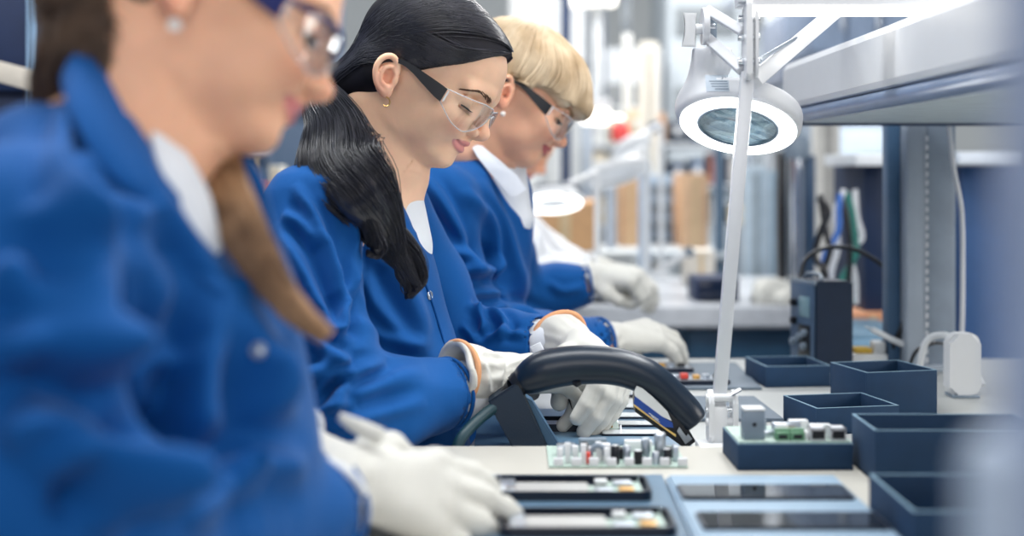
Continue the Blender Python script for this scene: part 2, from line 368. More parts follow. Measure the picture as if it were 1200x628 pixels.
class Head:
    def __init__(s, C, yaw, pitch, roll=0, sc=1.0):
        ps, th = math.radians(yaw), math.radians(pitch)
        f = Vector((math.cos(ps)*math.cos(th), -math.sin(ps)*math.cos(th), -math.sin(th))); l = Vector((math.sin(ps), math.cos(ps), 0)); u = f.cross(l)
        if roll:
            R = Matrix.Rotation(math.radians(roll), 3, f); l = R @ l; u = R @ u
        s.R = np.array([f, l, u]).T; s.C = np.array(C); s.s = sc
    def p(s, x, y, z): return s.C+s.R@np.array([x, y, z])*s.s
    def P(s, A): return s.C+(np.asarray(A)@s.R.T)*s.s
    def loc(s, X, Y, Z):
        x, y, z = X-s.C[0], Y-s.C[1], Z-s.C[2]
        return [(x*s.R[0, i]+y*s.R[1, i]+z*s.R[2, i])/s.s for i in range(3)]
    def M(s): 
        m = Matrix([list(r) for r in s.R*s.s]).to_4x4(); m.translation = Vector(s.C); return m
    def add(s, f, smile=.0, old=0, ears=(1, -1)):
        S = s.s
        def fn(X, Y, Z): return headG(*s.loc(X, Y, Z))*S
        f.put(fn, s.C-.17*S, s.C+.17*S, .012)
        def cone(a, b, ra, rb, k, op='add'): f.cone(s.p(*a), s.p(*b), ra*S, rb*S, k*S, op)
        def ell(c, r, k, op='add', rot=None): f.ell(s.p(*c), np.array(r)*S, k*S, op, s.R if rot is None else s.R@rot)
        for e in (1, -1):
            ell((.070, .036*e, .000), (.020, .020, .020), .020)                 # cheekbone
            ell((.048, .036*e, -.022), (.024, .015, .022), .016)                # soft cheek beside mouth
            cone((.092, .012*e, .046), (.078, .048*e, .043), .0075, .006, .014)     # brow ridge
            ell((.0970, .0360*e, .0285), (.0165, .019, .0108), .012, 'sub')            # socket
            ell((.0715, .0360*e, .0268), (.0150, .0160, .0120), .0030)              # lid over the ball
            cone((.0860, .0215*e, .0343), (.075, .0485*e, .0343), .0016, .0012, .003, 'sub')  # lid crease
            cone((.0860, .0235*e, .0180), (.076, .0475*e, .0180), .0012, .001, .005, 'sub')
            if old:
                cone((.0905, .018*e, .011), (.080, .045*e, .010), .0022, .001, .006, 'sub')
                cone((.101, .022*e, -.002), (.088, .033*e, -.024), .0020, .0012, .006, 'sub')
                cone((.088, .022*e, -.030), (.082, .026*e, -.045), .0018, .0010, .006, 'sub')
        # nose
        cone((.0935, 0, .038), (.1005, 0, .022), .0072, .0062, .010); cone((.1005, 0, .021), (.1105, 0, .0055), .0062, .0076, .006)
        ell((.1105, 0, .0048), (.0086, .0085, .0078), .004)
        cone((.1110, 0, .0010), (.1000, 0, -.0078), .0042, .0040, .005)
        for e in (1, -1):
            ell((.0995, .0130*e, .0005), (.0095, .0064, .0072), .0030); cone((.0905, .0180*e, .0040), (.0915, .0178*e, -.0065), .0012, .0012, .003, 'sub')
            ell((.1045, .0072*e, -.0068), (.0062, .0030, .0042), .0012, 'sub')
        cone((.1035, 0, -.0085), (.1045, 0, -.0125), .0010, .0012, .004, 'sub')
        # lips
        cw = .0300; cz = -.0195+smile
        up = crom([(.0785, -cw, cz), (.0925, -.0165, -.0178), (.0992, -.0045, -.0155), (.0985, 0, -.0163), (.0992, .0045, -.0155), (.0925, .0165, -.0178), (.0785, cw, cz)], 4)
        f.chain([s.p(*p) for p in up], [S*r for r in np.interp(np.linspace(0, 1, len(up)), [0, .2, .5, .8, 1], [.0010, .0022, .0031, .0022, .0010])], .0022*S)
        lo = crom([(.0790, -cw*.95, cz-.001), (.0905, -.0165, -.0246), (.0968, 0, -.0264), (.0905, .0165, -.0246), (.0790, cw*.95, cz-.001)], 4)
        f.chain([s.p(*p) for p in lo], [S*r for r in np.interp(np.linspace(0, 1, len(lo)), [0, .25, .5, .75, 1], [.0009, .0022, .0038, .0022, .0009])], .0025*S)
        ml = crom([(.0780, -cw*1.06, cz+.0005), (.0955, -.0165, -.0208), (.1062, 0, -.0216), (.0955, .0165, -.0208), (.0780, cw*1.06, cz+.0005)], 4)
        f.chain([s.p(*p) for p in ml], [.0014*S]*len(ml), .002*S, 'sub')
        # ears
        for e in ears:
            a = math.radians(14); ct, st = math.cos(a), math.sin(a)
            ph = math.radians(24)                    # flares out backwards
            def E(u, v, w):                          # ear plane: u back, v up, w outwards
                u *= .88; v = v*.80+.001
                x = -u*math.cos(ph); y = .0705+u*math.sin(ph)+w*math.cos(ph)
                xx = x+.001; zz = v
                return (xx*ct-zz*st-.000, y*e, xx*st+zz*ct+.002)
            ax = np.array([[math.cos(ph)*ct, math.sin(ph), st], [0, e, 0], [-st, 0, ct]])
            rot = np.array([[ct, math.sin(ph)*0.0, -st], [0, 1, 0], [st, 0, ct]])
            ell(E(.016, .004, .001), (.0148, .0050, .0235), .004, rot=rot)
            ell(E(.0125, .001, .0065), (.0075, .0070, .0100), .003, 'sub', rot)
            ell(E(.0165, .0165, .0080), (.0065, .0055, .0068), .003, 'sub', rot)
            rim = [E(.004, .006, .003), E(.0035, .018, .004), (E(.008, .029, .0055)), E(.017, .0345, .0070), E(.027, .029, .0075), E(.0325, .016, .0065), E(.0315, .002, .005), E(.025, -.012, .004), E(.014, -.021, .003)]
            rim = crom(rim, 4); f.chain([s.p(*p) for p in rim], [.0030*S]*len(rim), .0025*S)
            an = crom([E(.0125, .020, .006), E(.020, .015, .0065), E(.0235, .004, .006), E(.0205, -.007, .0052), E(.012, -.0115, .0045)], 4)
            f.chain([s.p(*p) for p in an], [.0024*S]*len(an), .0022*S)
            ell(E(.0095, -.0195, .0025), (.0070, .0038, .0080), .005, rot=rot)
            ell(E(.0030, .000, .0050), (.0042, .0032, .0052), .0025, rot=rot)
    def surf(s, dirs, off, c0=(.0, 0, .03), ws=None):
        """points on the inflated skull along local directions"""
        D = np.asarray(dirs, float); D = D/np.linalg.norm(D, axis=-1, keepdims=True); lo = np.zeros(D.shape[:-1])+.01; hi = lo*0+.16
        for _ in range(22):
            mid = (lo+hi)/2; q = np.array(c0)+D*mid[..., None]; g = headG(q[..., 0], q[..., 1], q[..., 2]); ins = g < 0
            lo = np.where(ins, mid, lo); hi = np.where(ins, hi, mid)
        return np.array(c0)+D*(lo+off)[..., None]
def paint_skin(o, H, V):
    """lip, ear and cheek colour as a real colour attribute of the skin"""
    x, y, z = H.loc(V[:, 0], V[:, 1], V[:, 2]); me = o.data
    def blob(c, r): return np.clip(1.25-np.sqrt(((x-c[0])/r[0])**2+((np.abs(y)-c[1])/r[1])**2+((z-c[2])/r[2])**2), 0, 1)
    w = np.abs(y); inlip = (w < .0315) & (x > .070)
    up = -.0124-.0068*np.clip(w/.0315, 0, 1)**1.6-.0006*np.exp(-(w/.002)**2); lo = -.0318+.0120*np.clip(w/.0315, 0, 1)**2.2
    lip = np.clip((up-z)/.0012, 0, 1)*np.clip((z-lo)/.0014, 0, 1)*inlip*np.clip((.0315-w)/.002, 0, 1)
    red = np.clip(blob((.082, .040, -.004), (.022, .018, .016))*.45+blob((.112, 0, .006), (.012, .012, .010))*.35+blob((-.014, .080, -.012), (.020, .016, .03))*.5, 0, 1)
    A = np.zeros((len(V), 4), np.float32); A[:, 0] = lip; A[:, 1] = red; A[:, 3] = 1
    at = me.color_attributes.new('tint', 'FLOAT_COLOR', 'POINT'); at.data.foreach_set('color', A.ravel())
def skinmat(name, base, lipc, redc):
    m = mat(name, base, rough=.48, sss=.25, var=.04, vscale=40, bump=.12, bscale=900, spec=.4)
    nt = m.node_tree; N = nt.nodes; L = nt.links; b = N['Principled BSDF']; src = b.inputs['Base Color'].links[0].from_socket
    at = N.new('ShaderNodeVertexColor'); at.layer_name = 'tint'; sp = N.new('ShaderNodeSeparateColor'); L.new(at.outputs['Color'], sp.inputs['Color'])
    m1 = N.new('ShaderNodeMix'); m1.data_type = 'RGBA'; L.new(sp.outputs[1], m1.inputs[0]); L.new(src, m1.inputs[6]); m1.inputs[7].default_value = (*lin(redc), 1)
    m2 = N.new('ShaderNodeMix'); m2.data_type = 'RGBA'; L.new(sp.outputs[0], m2.inputs[0]); L.new(m1.outputs[2], m2.inputs[6]); m2.inputs[7].default_value = (*lin(lipc), 1)
    L.new(m2.outputs[2], b.inputs['Base Color']); return m
def face_extras(H, par, browm, lashm, bv, r=.0009):
    """brows and lashes made of short hairs"""
    rs = np.random.RandomState(3)
    if bv is None: bv = BVHTree.FromPolygons([rootmat(par) @ v.co for v in par.data.vertices], [tuple(p.vertices) for p in par.data.polygons])
    def onskin(A, off):
        out = []
        for s_ in H.P(A):
            o_ = []
            for p in s_:
                c = Vector(H.p(.03, 0, .03)); d = (Vector(p)-c).normalized(); h = bv.ray_cast(c+d*.2, -d); o_.append(h[0]+d*off if h[0] is not None else Vector(p))
            out.append(o_)
        return np.array(out)
    for e in (1, -1):
        S = []
        line = np.array(crom([(.0960, .015*e, .0405), (.0920, .028*e, .0445), (.0830, .041*e, .0450), (.0710, .053*e, .0385)], 8))
        for i in range(120):
            t = rs.rand(); k = t*(len(line)-1.01); a = line[int(k)]*(1-k % 1)+line[int(k)+1]*(k % 1); dirv = line[min(int(k)+1, len(line)-1)]-line[int(k)]
            dirv = dirv/np.linalg.norm(dirv); wd = .0023*(1-t*.7); a = a+np.array([0, 0, (rs.rand()-.5)*2*wd])
            L = .0046*(.7+.5*rs.rand()); st = dirv+np.array([0, 0, .5*(1-t)-.1]); S.append([a, a+st*L*.5, a+st*L])
        ribbons('eyebrow', onskin(np.array(S), .0005), .00036*H.s, browm, par)
        L = []; c = np.array([.0715, .0360*e, .0268]); rad = np.array([.0152, .0162, .0122]); LL = []
        for i in range(80):
            ph = math.radians(-60+120*(i+.5*rs.rand())/80); th = math.radians(-26)
            q = np.array([math.cos(ph)*math.cos(th), math.sin(ph)*math.cos(th), math.sin(th)]); a = c+q*rad; LL.append(a)
            out = np.array([q[0]*1.0, q[1]*1.2, -.25]); L.append([a-q*.002, a+out*.0045, a+out*.0085+np.array([0, 0, .0016])])
        ribbons('eyelash', H.P(np.array(L)), np.array([.0007, .0005, .0001])*H.s, lashm, par)
        B().tube([H.p(*p) for p in LL[::4]], .0007*H.s, 6).done('lash_line', lashm, par, True)
def glasses(H, par, armm, lensm, rimm, lift=0, topbar=None):
    """wraparound clear safety glasses resting on nose and ears"""
    A = np.array(crom([(.1075, 0, 0), (.1095, .018, 0), (.1030, .040, 0), (.0870, .0590, 0), (.0590, .0725, 0)], 6)); n = len(A); t = np.linspace(0, 1, n)
    top = np.interp(t, [0, .2, .5, .8, 1], [.0330, .0375, .0370, .0320, .0285]); bot = np.interp(t, [0, .08, .2, .35, .6, .8, 1], [.0300, .0275, .0200, .0080, -.0070, -.0040, .0120])
    k = np.ones(3)/3
    bot[1:-1] = np.convolve(bot, k, 'same')[1:-1]
    root = par
    for e in (1, -1):
        rows = [[H.p(A[i][0]-.002*abs(v-.5), A[i][1]*e, lift+bot[i]+(top[i]-bot[i])*v) for v in np.linspace(0, 1, 7)] for i in range(n)]
        lens = B().sheet(rows, .0018*H.s).done('lens', lensm, root, True, angle=60)
        edge = [r[0] for r in rows]+[r[-1] for r in rows[::-1]]
        B().tube([Vector(p) for p in edge], .0008*H.s, 6).done('lens_rim', rimm, lens, True, angle=180)
        if topbar: B().tube([Vector(r[-1]) for r in rows], .0024*H.s, 8).done('top_bar', topbar, root, True)
        pr = [(.060, .0735, .0285, .0110), (.050, .0750, .0295, .0125), (.030, .0765, .0305, .0180), (.010, .0775, .0310, .0235), (-.006, .0785, .0300, .0240), (-.022, .0790, .022, .0165), (-.032, .0785, .008, .003)]
        pr = np.array(crom(pr, 4)); rows = [[H.p(x, (y+.0012)*e, lift+zb+(zt-zb)*v) for v in np.linspace(0, 1, 4)] for x, y, zt, zb in pr]
        B().sheet(rows, .0030*H.s).done('temple_arm', armm, root, True, angle=50)
        for q in (0.3, .6):
            x, y, zt, zb = .0625, .0735, .0275, .0130
            B().tube([H.p(x-.001+.003*q, (y+.002)*e, lift+zb), H.p(x-.001+.003*q, (y+.002)*e, lift+zt)], .0007*H.s, 6).done('hinge_line', rimm, lens, True)
    B().tube([H.p(.109, -.007, lift+.026), H.p(.1105, 0, lift+.030), H.p(.109, .007, lift+.026)], .0012*H.s, 8, smooth=3).done('nose_bridge', rimm, root, True)
# ---------------------------------------------------------------- hands
class Hand:
    """palm frame: x to the fingers, y to the thumb, z out of the back of the hand"""
    def __init__(s, wrist, x, z, right=True, sc=1.0):
        x = Vector(x).normalized(); z = Vector(z); z = (z-x*z.dot(x)).normalized(); y = z.cross(x)
        if not right: y = -y
        s.X, s.Y, s.Z, s.o, s.sc = np.array(x), np.array(y), np.array(z), np.array(wrist), sc
    def p(s, a, b, c): return s.o+(s.X*a+s.Y*b+s.Z*c)*s.sc
    def build(s, f, fingers, thumb, fat=0.0, k=.006):
        """fingers: 4 x (splay deg, curl1, curl2, curl3), index first; thumb: three points in the palm frame"""
        S = s.sc
        base = [(.088, .027, .002), (.092, .0085, .004), (.087, -.0095, .002), (.079, -.026, -.002)]
        ln = [(.042, .025, .020), (.046, .029, .022), (.042, .027, .021), (.033, .021, .019)]; r0 = [.0098, .0100, .0095, .0086]
        for i in range(4):
            f.cone(s.p(.006, .010-.007*i, 0), s.p(*base[i]), (.0165+fat)*S, (.0125+fat)*S, .012*S)
        f.cone(s.p(.02, 0, -.006), s.p(.07, .0, -.006), (.016+fat)*S, (.014+fat)*S, .012*S)
        f.cone(s.p(-.012, 0, 0), s.p(.012, 0, 0), (.024+fat)*S, (.023+fat)*S, .015*S)
        tips = []
        for i, (sp, c1, c2, c3) in enumerate(fingers):
            a = math.radians(sp); P = [np.array(base[i])]; ang = 0; r = r0[i]+fat; R = [r*1.08]
            for L, c in zip(ln[i], (c1, c2, c3)):
                ang += math.radians(c); d = np.array([math.cos(ang)*math.cos(a), math.cos(ang)*math.sin(a), -math.sin(ang)]); P.append(P[-1]+d*L); R.append(R[-1]*.93)
            W = [s.p(*p) for p in P]; tips.append(W[-1])
            g = Field.uni(np.min(W, 0)-.025, np.max(W, 0)+.025, 1) if 0 else None
            s._chain(f, W, [x*S for x in R], .003*S, first_k=k*S)
            f.ell(W[0], [(r*1.12)*S]*3, .006*S)                                   # knuckle
        W = [s.p(*p) for p in thumb]; s._chain(f, [s.p(.012, .016, -.004)]+W, [(.0165+fat)*S, (.0140+fat)*S, (.0115+fat)*S, (.0095+fat)*S], .005*S, first_k=.012*S)
        return tips
    def _chain(s, f, W, R, k, first_k):
        for i in range(len(W)-1): f.cone(W[i], W[i+1], R[i], R[i+1], first_k if i == 0 else k)
def glove(parent, H, fingers, thumb, cuff, cuffr, m, hemm, fat=.0012, h=.0017, flare=1.25, name='glove', strokes=(), wob=.0008, seam=True, taglbl=None, hem=True, seed=1):
    """cotton glove: hand shell + gathered wrist + flared cuff with a coloured hem"""
    W = H.p(0, 0, 0); lo = np.minimum(W, cuff)-.14*H.sc; hi = np.maximum(W, cuff)+.14*H.sc; hx = H.p(.19, 0, -.03)
    lo = np.minimum(W, np.minimum(cuff, hx))-.065; hi = np.maximum(W, np.maximum(cuff, hx))+.065
    f = Field.uni(lo, hi, h); H.build(f, fingers, thumb, fat)
    c = np.array(cuff); w = np.array(H.p(-.012, 0, 0)); mid = w*.45+c*.55
    f.cone(H.p(-.008, 0, 0), mid, .0265*H.sc, cuffr*.86, .010); f.cone(mid, c, cuffr*.86, cuffr, .008)
    d = (c-w)/np.linalg.norm(c-w)
    # the cuff is open: cut its end flat and hollow it out
    def cut(X, Y, Z): return -((X-c[0])*d[0]+(Y-c[1])*d[1]+(Z-c[2])*d[2])+.004
    f.put(cut, c-cuffr*2.2, c+cuffr*2.2, .001, 'sub')
    Lw = np.linalg.norm(c-w); f.cone(c-d*Lw*.30, c+d*.02, cuffr*.70, cuffr-.0035, .003, 'sub')
    V, Q = f.mesh(); V = relax(V, Q, 1, .4)
    # gathers around the wrist
    N = vnormals(V, Q); L = np.linalg.norm(w-c); t = ((V-c)@(-d)); e1 = np.cross(d, [0, 1, 0]); e1 /= np.linalg.norm(e1); e2 = np.cross(d, e1)
    an = np.arctan2((V-c)@e1, (V-c)@e2); env = np.exp(-((t-L*.62)/(.020))**2); rr = np.sin(an*8+2*np.sin(an*2+seed))*.6+np.sin(an*13+2*seed+40*t)*.4
    V = V+N*((rr*.0013-.0014)*env)[:, None]*H.sc
    V = wobble(V, Q, wob, 40, seed); 
    if strokes: V = folds(V, Q, strokes)
    g = npmesh(name, V, Q, m, parent, True)
    if hem:
        e1 = e1; n = 48; pts = []
        for i in range(n+1):
            a = 2*PI*i/n; rad = cuffr-.0008+.0012*math.sin(3*a+seed); pts.append(c+d*(-.003+.003*math.sin(2*a+seed))+(e1*math.cos(a)+e2*math.sin(a))*rad)
        B().tube([Vector(p) for p in pts], .0036*H.sc, 8, cap=False).done('hem', hemm, g, True, angle=180)
    return g
# ---------------------------------------------------------------- people
M_coat = mat('blue_cotton', (6, 80, 148), rough=.78, sheen=.08, var=.05, vscale=8, bump=.25, bscale=900, spec=.25)
M_shirt = mat('white_cotton', (226, 230, 236), rough=.8, var=.02, bump=.2, bscale=700)
M_glove = mat('glove_cotton', (214, 213, 206), rough=.9, var=.02, bump=.5, bscale=1400, sheen=.2)
M_hem = mat('peach_hem', (224, 164, 120), rough=.85, var=.05, bump=.5, bscale=900)
M_snap = mat('snap_metal', (176, 184, 196), rough=.3, metal=1)
M_skin1 = skinmat('skin_tan', (240, 184, 150), (214, 130, 128), (216, 128, 104))
M_skin2 = skinmat('skin_fair', (248, 202, 170), (226, 152, 146), (226, 140, 120))
M_skin3 = skinmat('skin_mature', (240, 184, 152), (190, 100, 100), (214, 122, 98))
M_brow = mat('brow_hair', (104, 76, 60), rough=.7)
M_hair2 = mat('dark_hair', (34, 34, 43), rough=.28, var=.3, vscale=60, spec=.7)
M_hair2c = mat('dark_hair_base', (18, 17, 26), rough=.6, var=.3, vscale=60, spec=.3)
M_hair1 = mat('brown_hair', (62, 46, 38), rgb2=(104, 80, 62), rough=.42, vscale=40, spec=.6)
M_hair1t = mat('brown_hair_tips', (112, 82, 58), rgb2=(190, 150, 112), rough=.45, vscale=30)
M_hair3 = mat('blond_hair', (190, 166, 134), rgb2=(220, 200, 170), rough=.45, vscale=14, spec=.4)
M_hair3s = mat('blond_strands', (192, 166, 132), rgb2=(226, 206, 176), rough=.42, vscale=22, spec=.5)
M_black = mat('black_plastic', (16, 20, 28), rough=.35)
M_navy = mat('navy_plastic', (22, 32, 92), rough=.3)
M_lens = glassmat('clear_lens', (254, 255, 255), base=.04, gl=.6)
M_rim = mat('lens_rim', (236, 242, 248), rough=.12, alpha=.42)
M_pearl = mat('pearl', (236, 230, 222), rough=.2, coat=.5)
M_gold = mat('gold_wire', (214, 176, 110), rough=.25, metal=1)

def torso_field(lo, hi, h): return Field.uni(lo, hi, h)
def px(a): return [pt(*q) for q in a]
def coat_part(par, field, m, strokes, wob=(.0025, 12), name='coat', seed=0, rel=2, amp=2.0, cr=.0018):
    V, Q = main_piece(*field.mesh()); V = relax(V, Q, rel, .5); V = wobble(V, Q, wob[0], wob[1], seed, (1, 1, .6)); V = crease(V, Q, cr, 14, seed); V = folds(V, Q, strokes, amp); V = relax(V, Q, 1, .25)
    o = npmesh(name, V, Q, m, par, True); return o, bvh_of(V, Q)
def snap(par, bv, x, y, r=.0065, lbl=None):
    o = Vector((0, 0, CH)); d = (pt(x, y, 1)-o).normalized(); h = bv.ray_cast(o, d)
    if h[0] is None: return
    b = B(); b.lathe([(.0001, .0), (r, 0), (r*1.0, .0012), (r*.8, .002), (r*.62, .0012), (r*.5, .0016), (.0001, .0018)], frame_z(h[0]-h[1]*-.0003, h[1] if h[1].dot(d) < 0 else -h[1]), 20)
    b.done('snap_button', M_snap, par, True)
def collar_piece(par, bv, inner, outer, off, m, name='collar', th=.004, n=7, dflt=1.7, lift=0):
    rows = grid_between(inner, outer, n, 6); P = drape(bv, rows, off, dflt)
    if lift:
        for r in P:
            for j, p in enumerate(r): r[j] = p+Vector((0, -1, 0))*lift*math.sin(PI*min(1, (j)/(len(r)-1)))
    return B().sheet(P, th).done(name, m, par, True, angle=70)

# ============ the woman in the middle (in focus)
def woman_middle():
    w = thing('person', 'dark-haired woman in blue coat and clear safety glasses, pony tail over her shoulder', 'person', (pt(430, 560, 1.78).x, 1.78, 0), group=None)
    H = Head(pt(479, 108, 1.79), 12, 31.5, -5.5, 1.0)
    neck = pt(446, 206, 1.80)
    f = Field(axis(-.40, .14, -.235, .005, .0015, .012), axis(1.50, 2.12, 1.665, 1.915, .0016, .012), axis(.60, 1.36, 1.085, 1.335, .0015, .012))
    H.add(f, smile=.0060)
    f.cone(H.p(-.022, 0, -.030), neck, .054, .054, .022); f.cone(H.p(.0, 0, -.045), H.p(-.02, 0, -.10), .040, .045, .02)
    f.cone(neck, pt(430, 250, 1.80), .054, .060, .03)
    f.ell(pt(412, 340, 1.80), (.055, .085, .13), .04); f.ell(pt(435, 480, 1.81), (.075, .090, .15), .04)
    sh = {}
    for k, (S, E, Wr) in {'near': ((372, 258, 1.66), (388, 478, 1.57), (556, 440, 1.71)), 'far': ((455, 255, 1.93), (534, 404, 1.965), (676, 410, 1.878))}.items():
        f.cone(pt(430, 270, 1.80), pt(*S), .06, .045, .03); f.chain([pt(*S), pt(*E), pt(*Wr)], [.036, .024, .014], .02)
    V, Q = f.mesh(); V = relax(V, Q, 1, .35); o = npmesh('body', V, Q, M_skin2, w, True); paint_skin(o, H, V)
    face_extras(H, o, M_brow, M_black, bvh_of(V, Q))
    glasses(H, thing_part('safety_glasses', w), M_black, M_lens, M_rim)
    e = H.p(.004, -.079, -.024); B().tube([Vector(e)+Vector((math.cos(a)*.0045, -.001*math.sin(a), math.sin(a)*.0055)) for a in np.linspace(-2.4, 1.6, 14)], .0008, 6).done('earring', M_gold, w, True)
    # ---- coat
    c = Field.uni(pt(285, 650, 1.5)+Vector((-.02, -.05, -.04)), Vector((.14, 2.12, 1.16)), .0034)
    c.cone(pt(432, 236, 1.80), pt(372, 252, 1.655), .052, .058, .05); c.cone(pt(440, 236, 1.80), pt(455, 250, 1.95), .052, .058, .05)
    c.ell(pt(412, 315, 1.81), (.082, .125, .155), .03); c.ell(pt(444, 440, 1.81), (.106, .118, .15), .05); c.ell(pt(450, 600, 1.80), (.125, .175, .16), .06)
    c.ell(pt(448, 330, 1.79), (.058, .085, .070), .05)
    def hollow(a, b_, r0, r1):
        a, b_ = Vector(a), Vector(b_); c.cone(a, b_, r0, r1, .003, 'sub')
    c.sleeve([pt(366, 252, 1.648), pt(360, 345, 1.61), pt(378, 420, 1.585), pt(392, 482, 1.57), pt(450, 474, 1.61), pt(528, 460, 1.685)], [.063, .061, .060, .056, .051, .0425])
    c.sleeve([pt(455, 252, 1.93), pt(500, 340, 1.95), pt(535, 402, 1.95), pt(590, 404, 1.93), pt(640, 404, 1.905)], [.060, .058, .052, .046, .040])
    e = pt(528, 460, 1.685); d = (e-pt(450, 474, 1.61)).normalized()
    hollow(neck+Vector((-.006, 0, .01)), neck+Vector((.03, 0, .10)), .062, .09)
    hollow(pt(470, 212, 1.80), pt(487, 268, 1.79), .034, .006)
    vcut(c, (446, 186, 1.74), (483, 266, 1.74), 1.81, 268)
    st = [([(395, 212), (412, 260), (416, 320), (408, 385)], 1.62, .006, .0045), ([(345, 215), (372, 262), (392, 318), (400, 372), (414, 402)], 1.60, .007, .0075),
          ([(323, 262), (345, 300), (366, 345), (390, 388), (412, 412)], 1.6, .009, .0085), ([(330, 252), (352, 262), (372, 290)], 1.6, .008, .005),
          ([(312, 300), (335, 350), (362, 392), (395, 418), (414, 424)], 1.6, .008, .0075), ([(405, 330), (404, 362), (400, 384), (388, 396)], 1.6, .006, .008),
          ([(410, 420), (380, 432), (352, 450), (340, 470)], 1.58, .009, .008), ([(415, 437), (392, 440), (372, 456), (362, 480)], 1.58, .006, .008), ([(455, 425), (420, 436), (400, 455), (392, 485)], 1.58, .008, .007),
          ([(352, 478), (395, 468), (440, 452), (500, 432)], 1.6, .010, .0045), ([(372, 505), (430, 488), (500, 470)], 1.6, .009, .0035), ([(352, 500), (385, 480), (420, 474)], 1.6, .007, .005),
          ([(330, 330), (346, 380), (350, 430)], 1.6, .010, .005), ([(372, 205), (396, 225), (404, 262)], 1.64, .006, .004),
          ([(418, 300), (436, 350), (470, 392), (500, 412)], 1.72, .010, .004), ([(430, 295), (466, 318), (492, 372), (494, 418)], 1.72, .012, .004), ([(420, 370), (450, 395), (492, 408)], 1.72, .008, .003),
          ([(548, 356), (560, 366), (568, 382), (556, 396)], 1.95, .006, .006), ([(552, 362), (578, 366), (592, 380), (584, 398)], 1.95, .006, .006), ([(560, 400), (590, 390), (620, 392)], 1.93, .006, .004), ([(540, 380), (552, 392), (560, 404)], 1.95, .006, .005)]
    coat, bv = coat_part(w, c, M_coat, st, seed=2)
    collar_piece(coat, bv, [(452, 207), (464, 234), (478, 262), (490, 288), (500, 318)], [(425, 200), (434, 232), (450, 262), (470, 296), (494, 324)], .0035, M_coat, 'lapel', .0025)
    B().tube(drape(bv, [[(x, y) for x, y in ((488, 302), (500, 335), (511, 368), (520, 398), (524, 414))]], .0015, 1.7)[0], .0018, 6, smooth=4).done('front_seam', M_coat, coat, True)
    snap(coat, bv, 503, 346, .0058)
    B().tube([Vector(e)-d*.012+(Vector((0, 0, 1)).cross(d).normalized()*math.cos(a)+Vector((0, 0, 1))*math.sin(a))*.0428 for a in np.linspace(0, 2*PI, 40)], .0012, 6).done('cuff_stitching', M_coat, coat, True)
    # white shirt inside the V and the white cuff
    s = Field.uni(pt(420, 300, 1.9)-Vector((0, .2, 0)), pt(520, 195, 1.9)+Vector((0, .02, 0)), .003)
    s.cone(pt(440, 232, 1.80), pt(452, 290, 1.795), .060, .060, .02); s.cone(H.p(-.02, 0, -.04), neck+Vector((-.002, 0, .01)), .05, .0535, .004, 'sub')
    V, Q = main_piece(*s.mesh()); npmesh('shirt', relax(V, Q, 2), Q, M_shirt, w, True)
    B().tube([e-d*.03, e+d*.0, e+d*.035, e+d*.06], [.0372, .0370, .035, .029], 32).done('shirt_cuff', M_shirt, w, True)
    u_ = Vector((0, 0, 1)); v_ = u_.cross(d).normalized(); w_ = d.cross(v_)
    B().tube([e-d*.002+(v_*math.cos(a)+w_*math.sin(a))*.0412 for a in np.linspace(0, 2*PI, 40)], .0026, 8, cap=False).done('cuff_hem', M_coat, coat, True, angle=180)
    e2 = pt(640, 404, 1.905); d2 = (e2-pt(590, 404, 1.94)).normalized()
    B().tube([e2-d2*.02, e2+d2*.01, e2+d2*.045], [.035, .0345, .031], 32).done('shirt_cuff', M_shirt, w, True)
    # ---- gloves
    hn = Hand(pt(588, 440, 1.725), pt(680, 434, 1.80)-pt(588, 440, 1.725), Vector((-.15, -.45, .9)), right=True)
    glove(w, hn, [(6, 22, 38, 30), (1, 30, 42, 34), (-3, 38, 44, 36), (-8, 44, 46, 36)], [(.040, .040, -.014), (.068, .046, -.030), (.088, .040, -.046)], pt(534, 440, 1.688), .0425, M_glove, M_hem, seed=1,
          strokes=[([(592, 428), (620, 420), (652, 412)], 1.7, .003, .0022), ([(592, 446), (622, 438), (660, 430)], 1.7, .003, .0022), ([(560, 418), (570, 436), (572, 460)], 1.68, .004, .003), ([(545, 415), (556, 440), (556, 462)], 1.68, .004, .002), ([(580, 410), (588, 425), (586, 452)], 1.69, .0035, .003)])
    hf = Hand(pt(681, 412, 1.850), pt(716, 428, 1.785)-pt(681, 412, 1.850), Vector((.45, .2, .8)), right=False)
    glove(w, hf, [(-2, 62, 26, 12), (0, 66, 24, 10), (3, 66, 26, 12), (6, 62, 28, 14)], [(.036, .040, -.018), (.058, .042, -.046), (.066, .034, -.074)], pt(655, 398, 1.905), .040, M_glove, M_hem, seed=4)
    B().box(pt(632, 414, 1.70), (.014, .002, .024), rot=Matrix.Rotation(-.45, 3, 'Y'), bev=.0008).done('glove_tag', M_shirt, w, True)
    # ---- hair
    hair_middle(w, H)
    return w, H
def thing_part(name, parent):
    o = bpy.data.objects.new(name, None); COL.objects.link(o); o.parent = parent; o.empty_display_size = .03; return o
def hair_cap(H, par, m, off, region, lo=.0018, name='hair', smooth_k=.006, extra=None):
    """shell of hair over the skull, cut by region(x,y,z) < 0"""
    C = H.C; f = Field.uni(C-.155*H.s, C+.165*H.s, .0022*H.s)
    def fn(X, Y, Z):
        x, y, z = H.loc(X, Y, Z); q = 1/(1+off(x, y, z)/.088); g = headG(x*q, y*q, (z-.02)*q+.02); r = region(x, y, z); h = np.clip(.5+.5*(r-g)/.006, 0, 1); return (g*(1-h)+r*h+.006*h*(1-h))*H.s
    f.put(fn, C-.2, C+.2, .001)
    if extra: extra(f)
    V, Q = f.mesh(); V = relax(V, Q, 2, .5); return V, Q
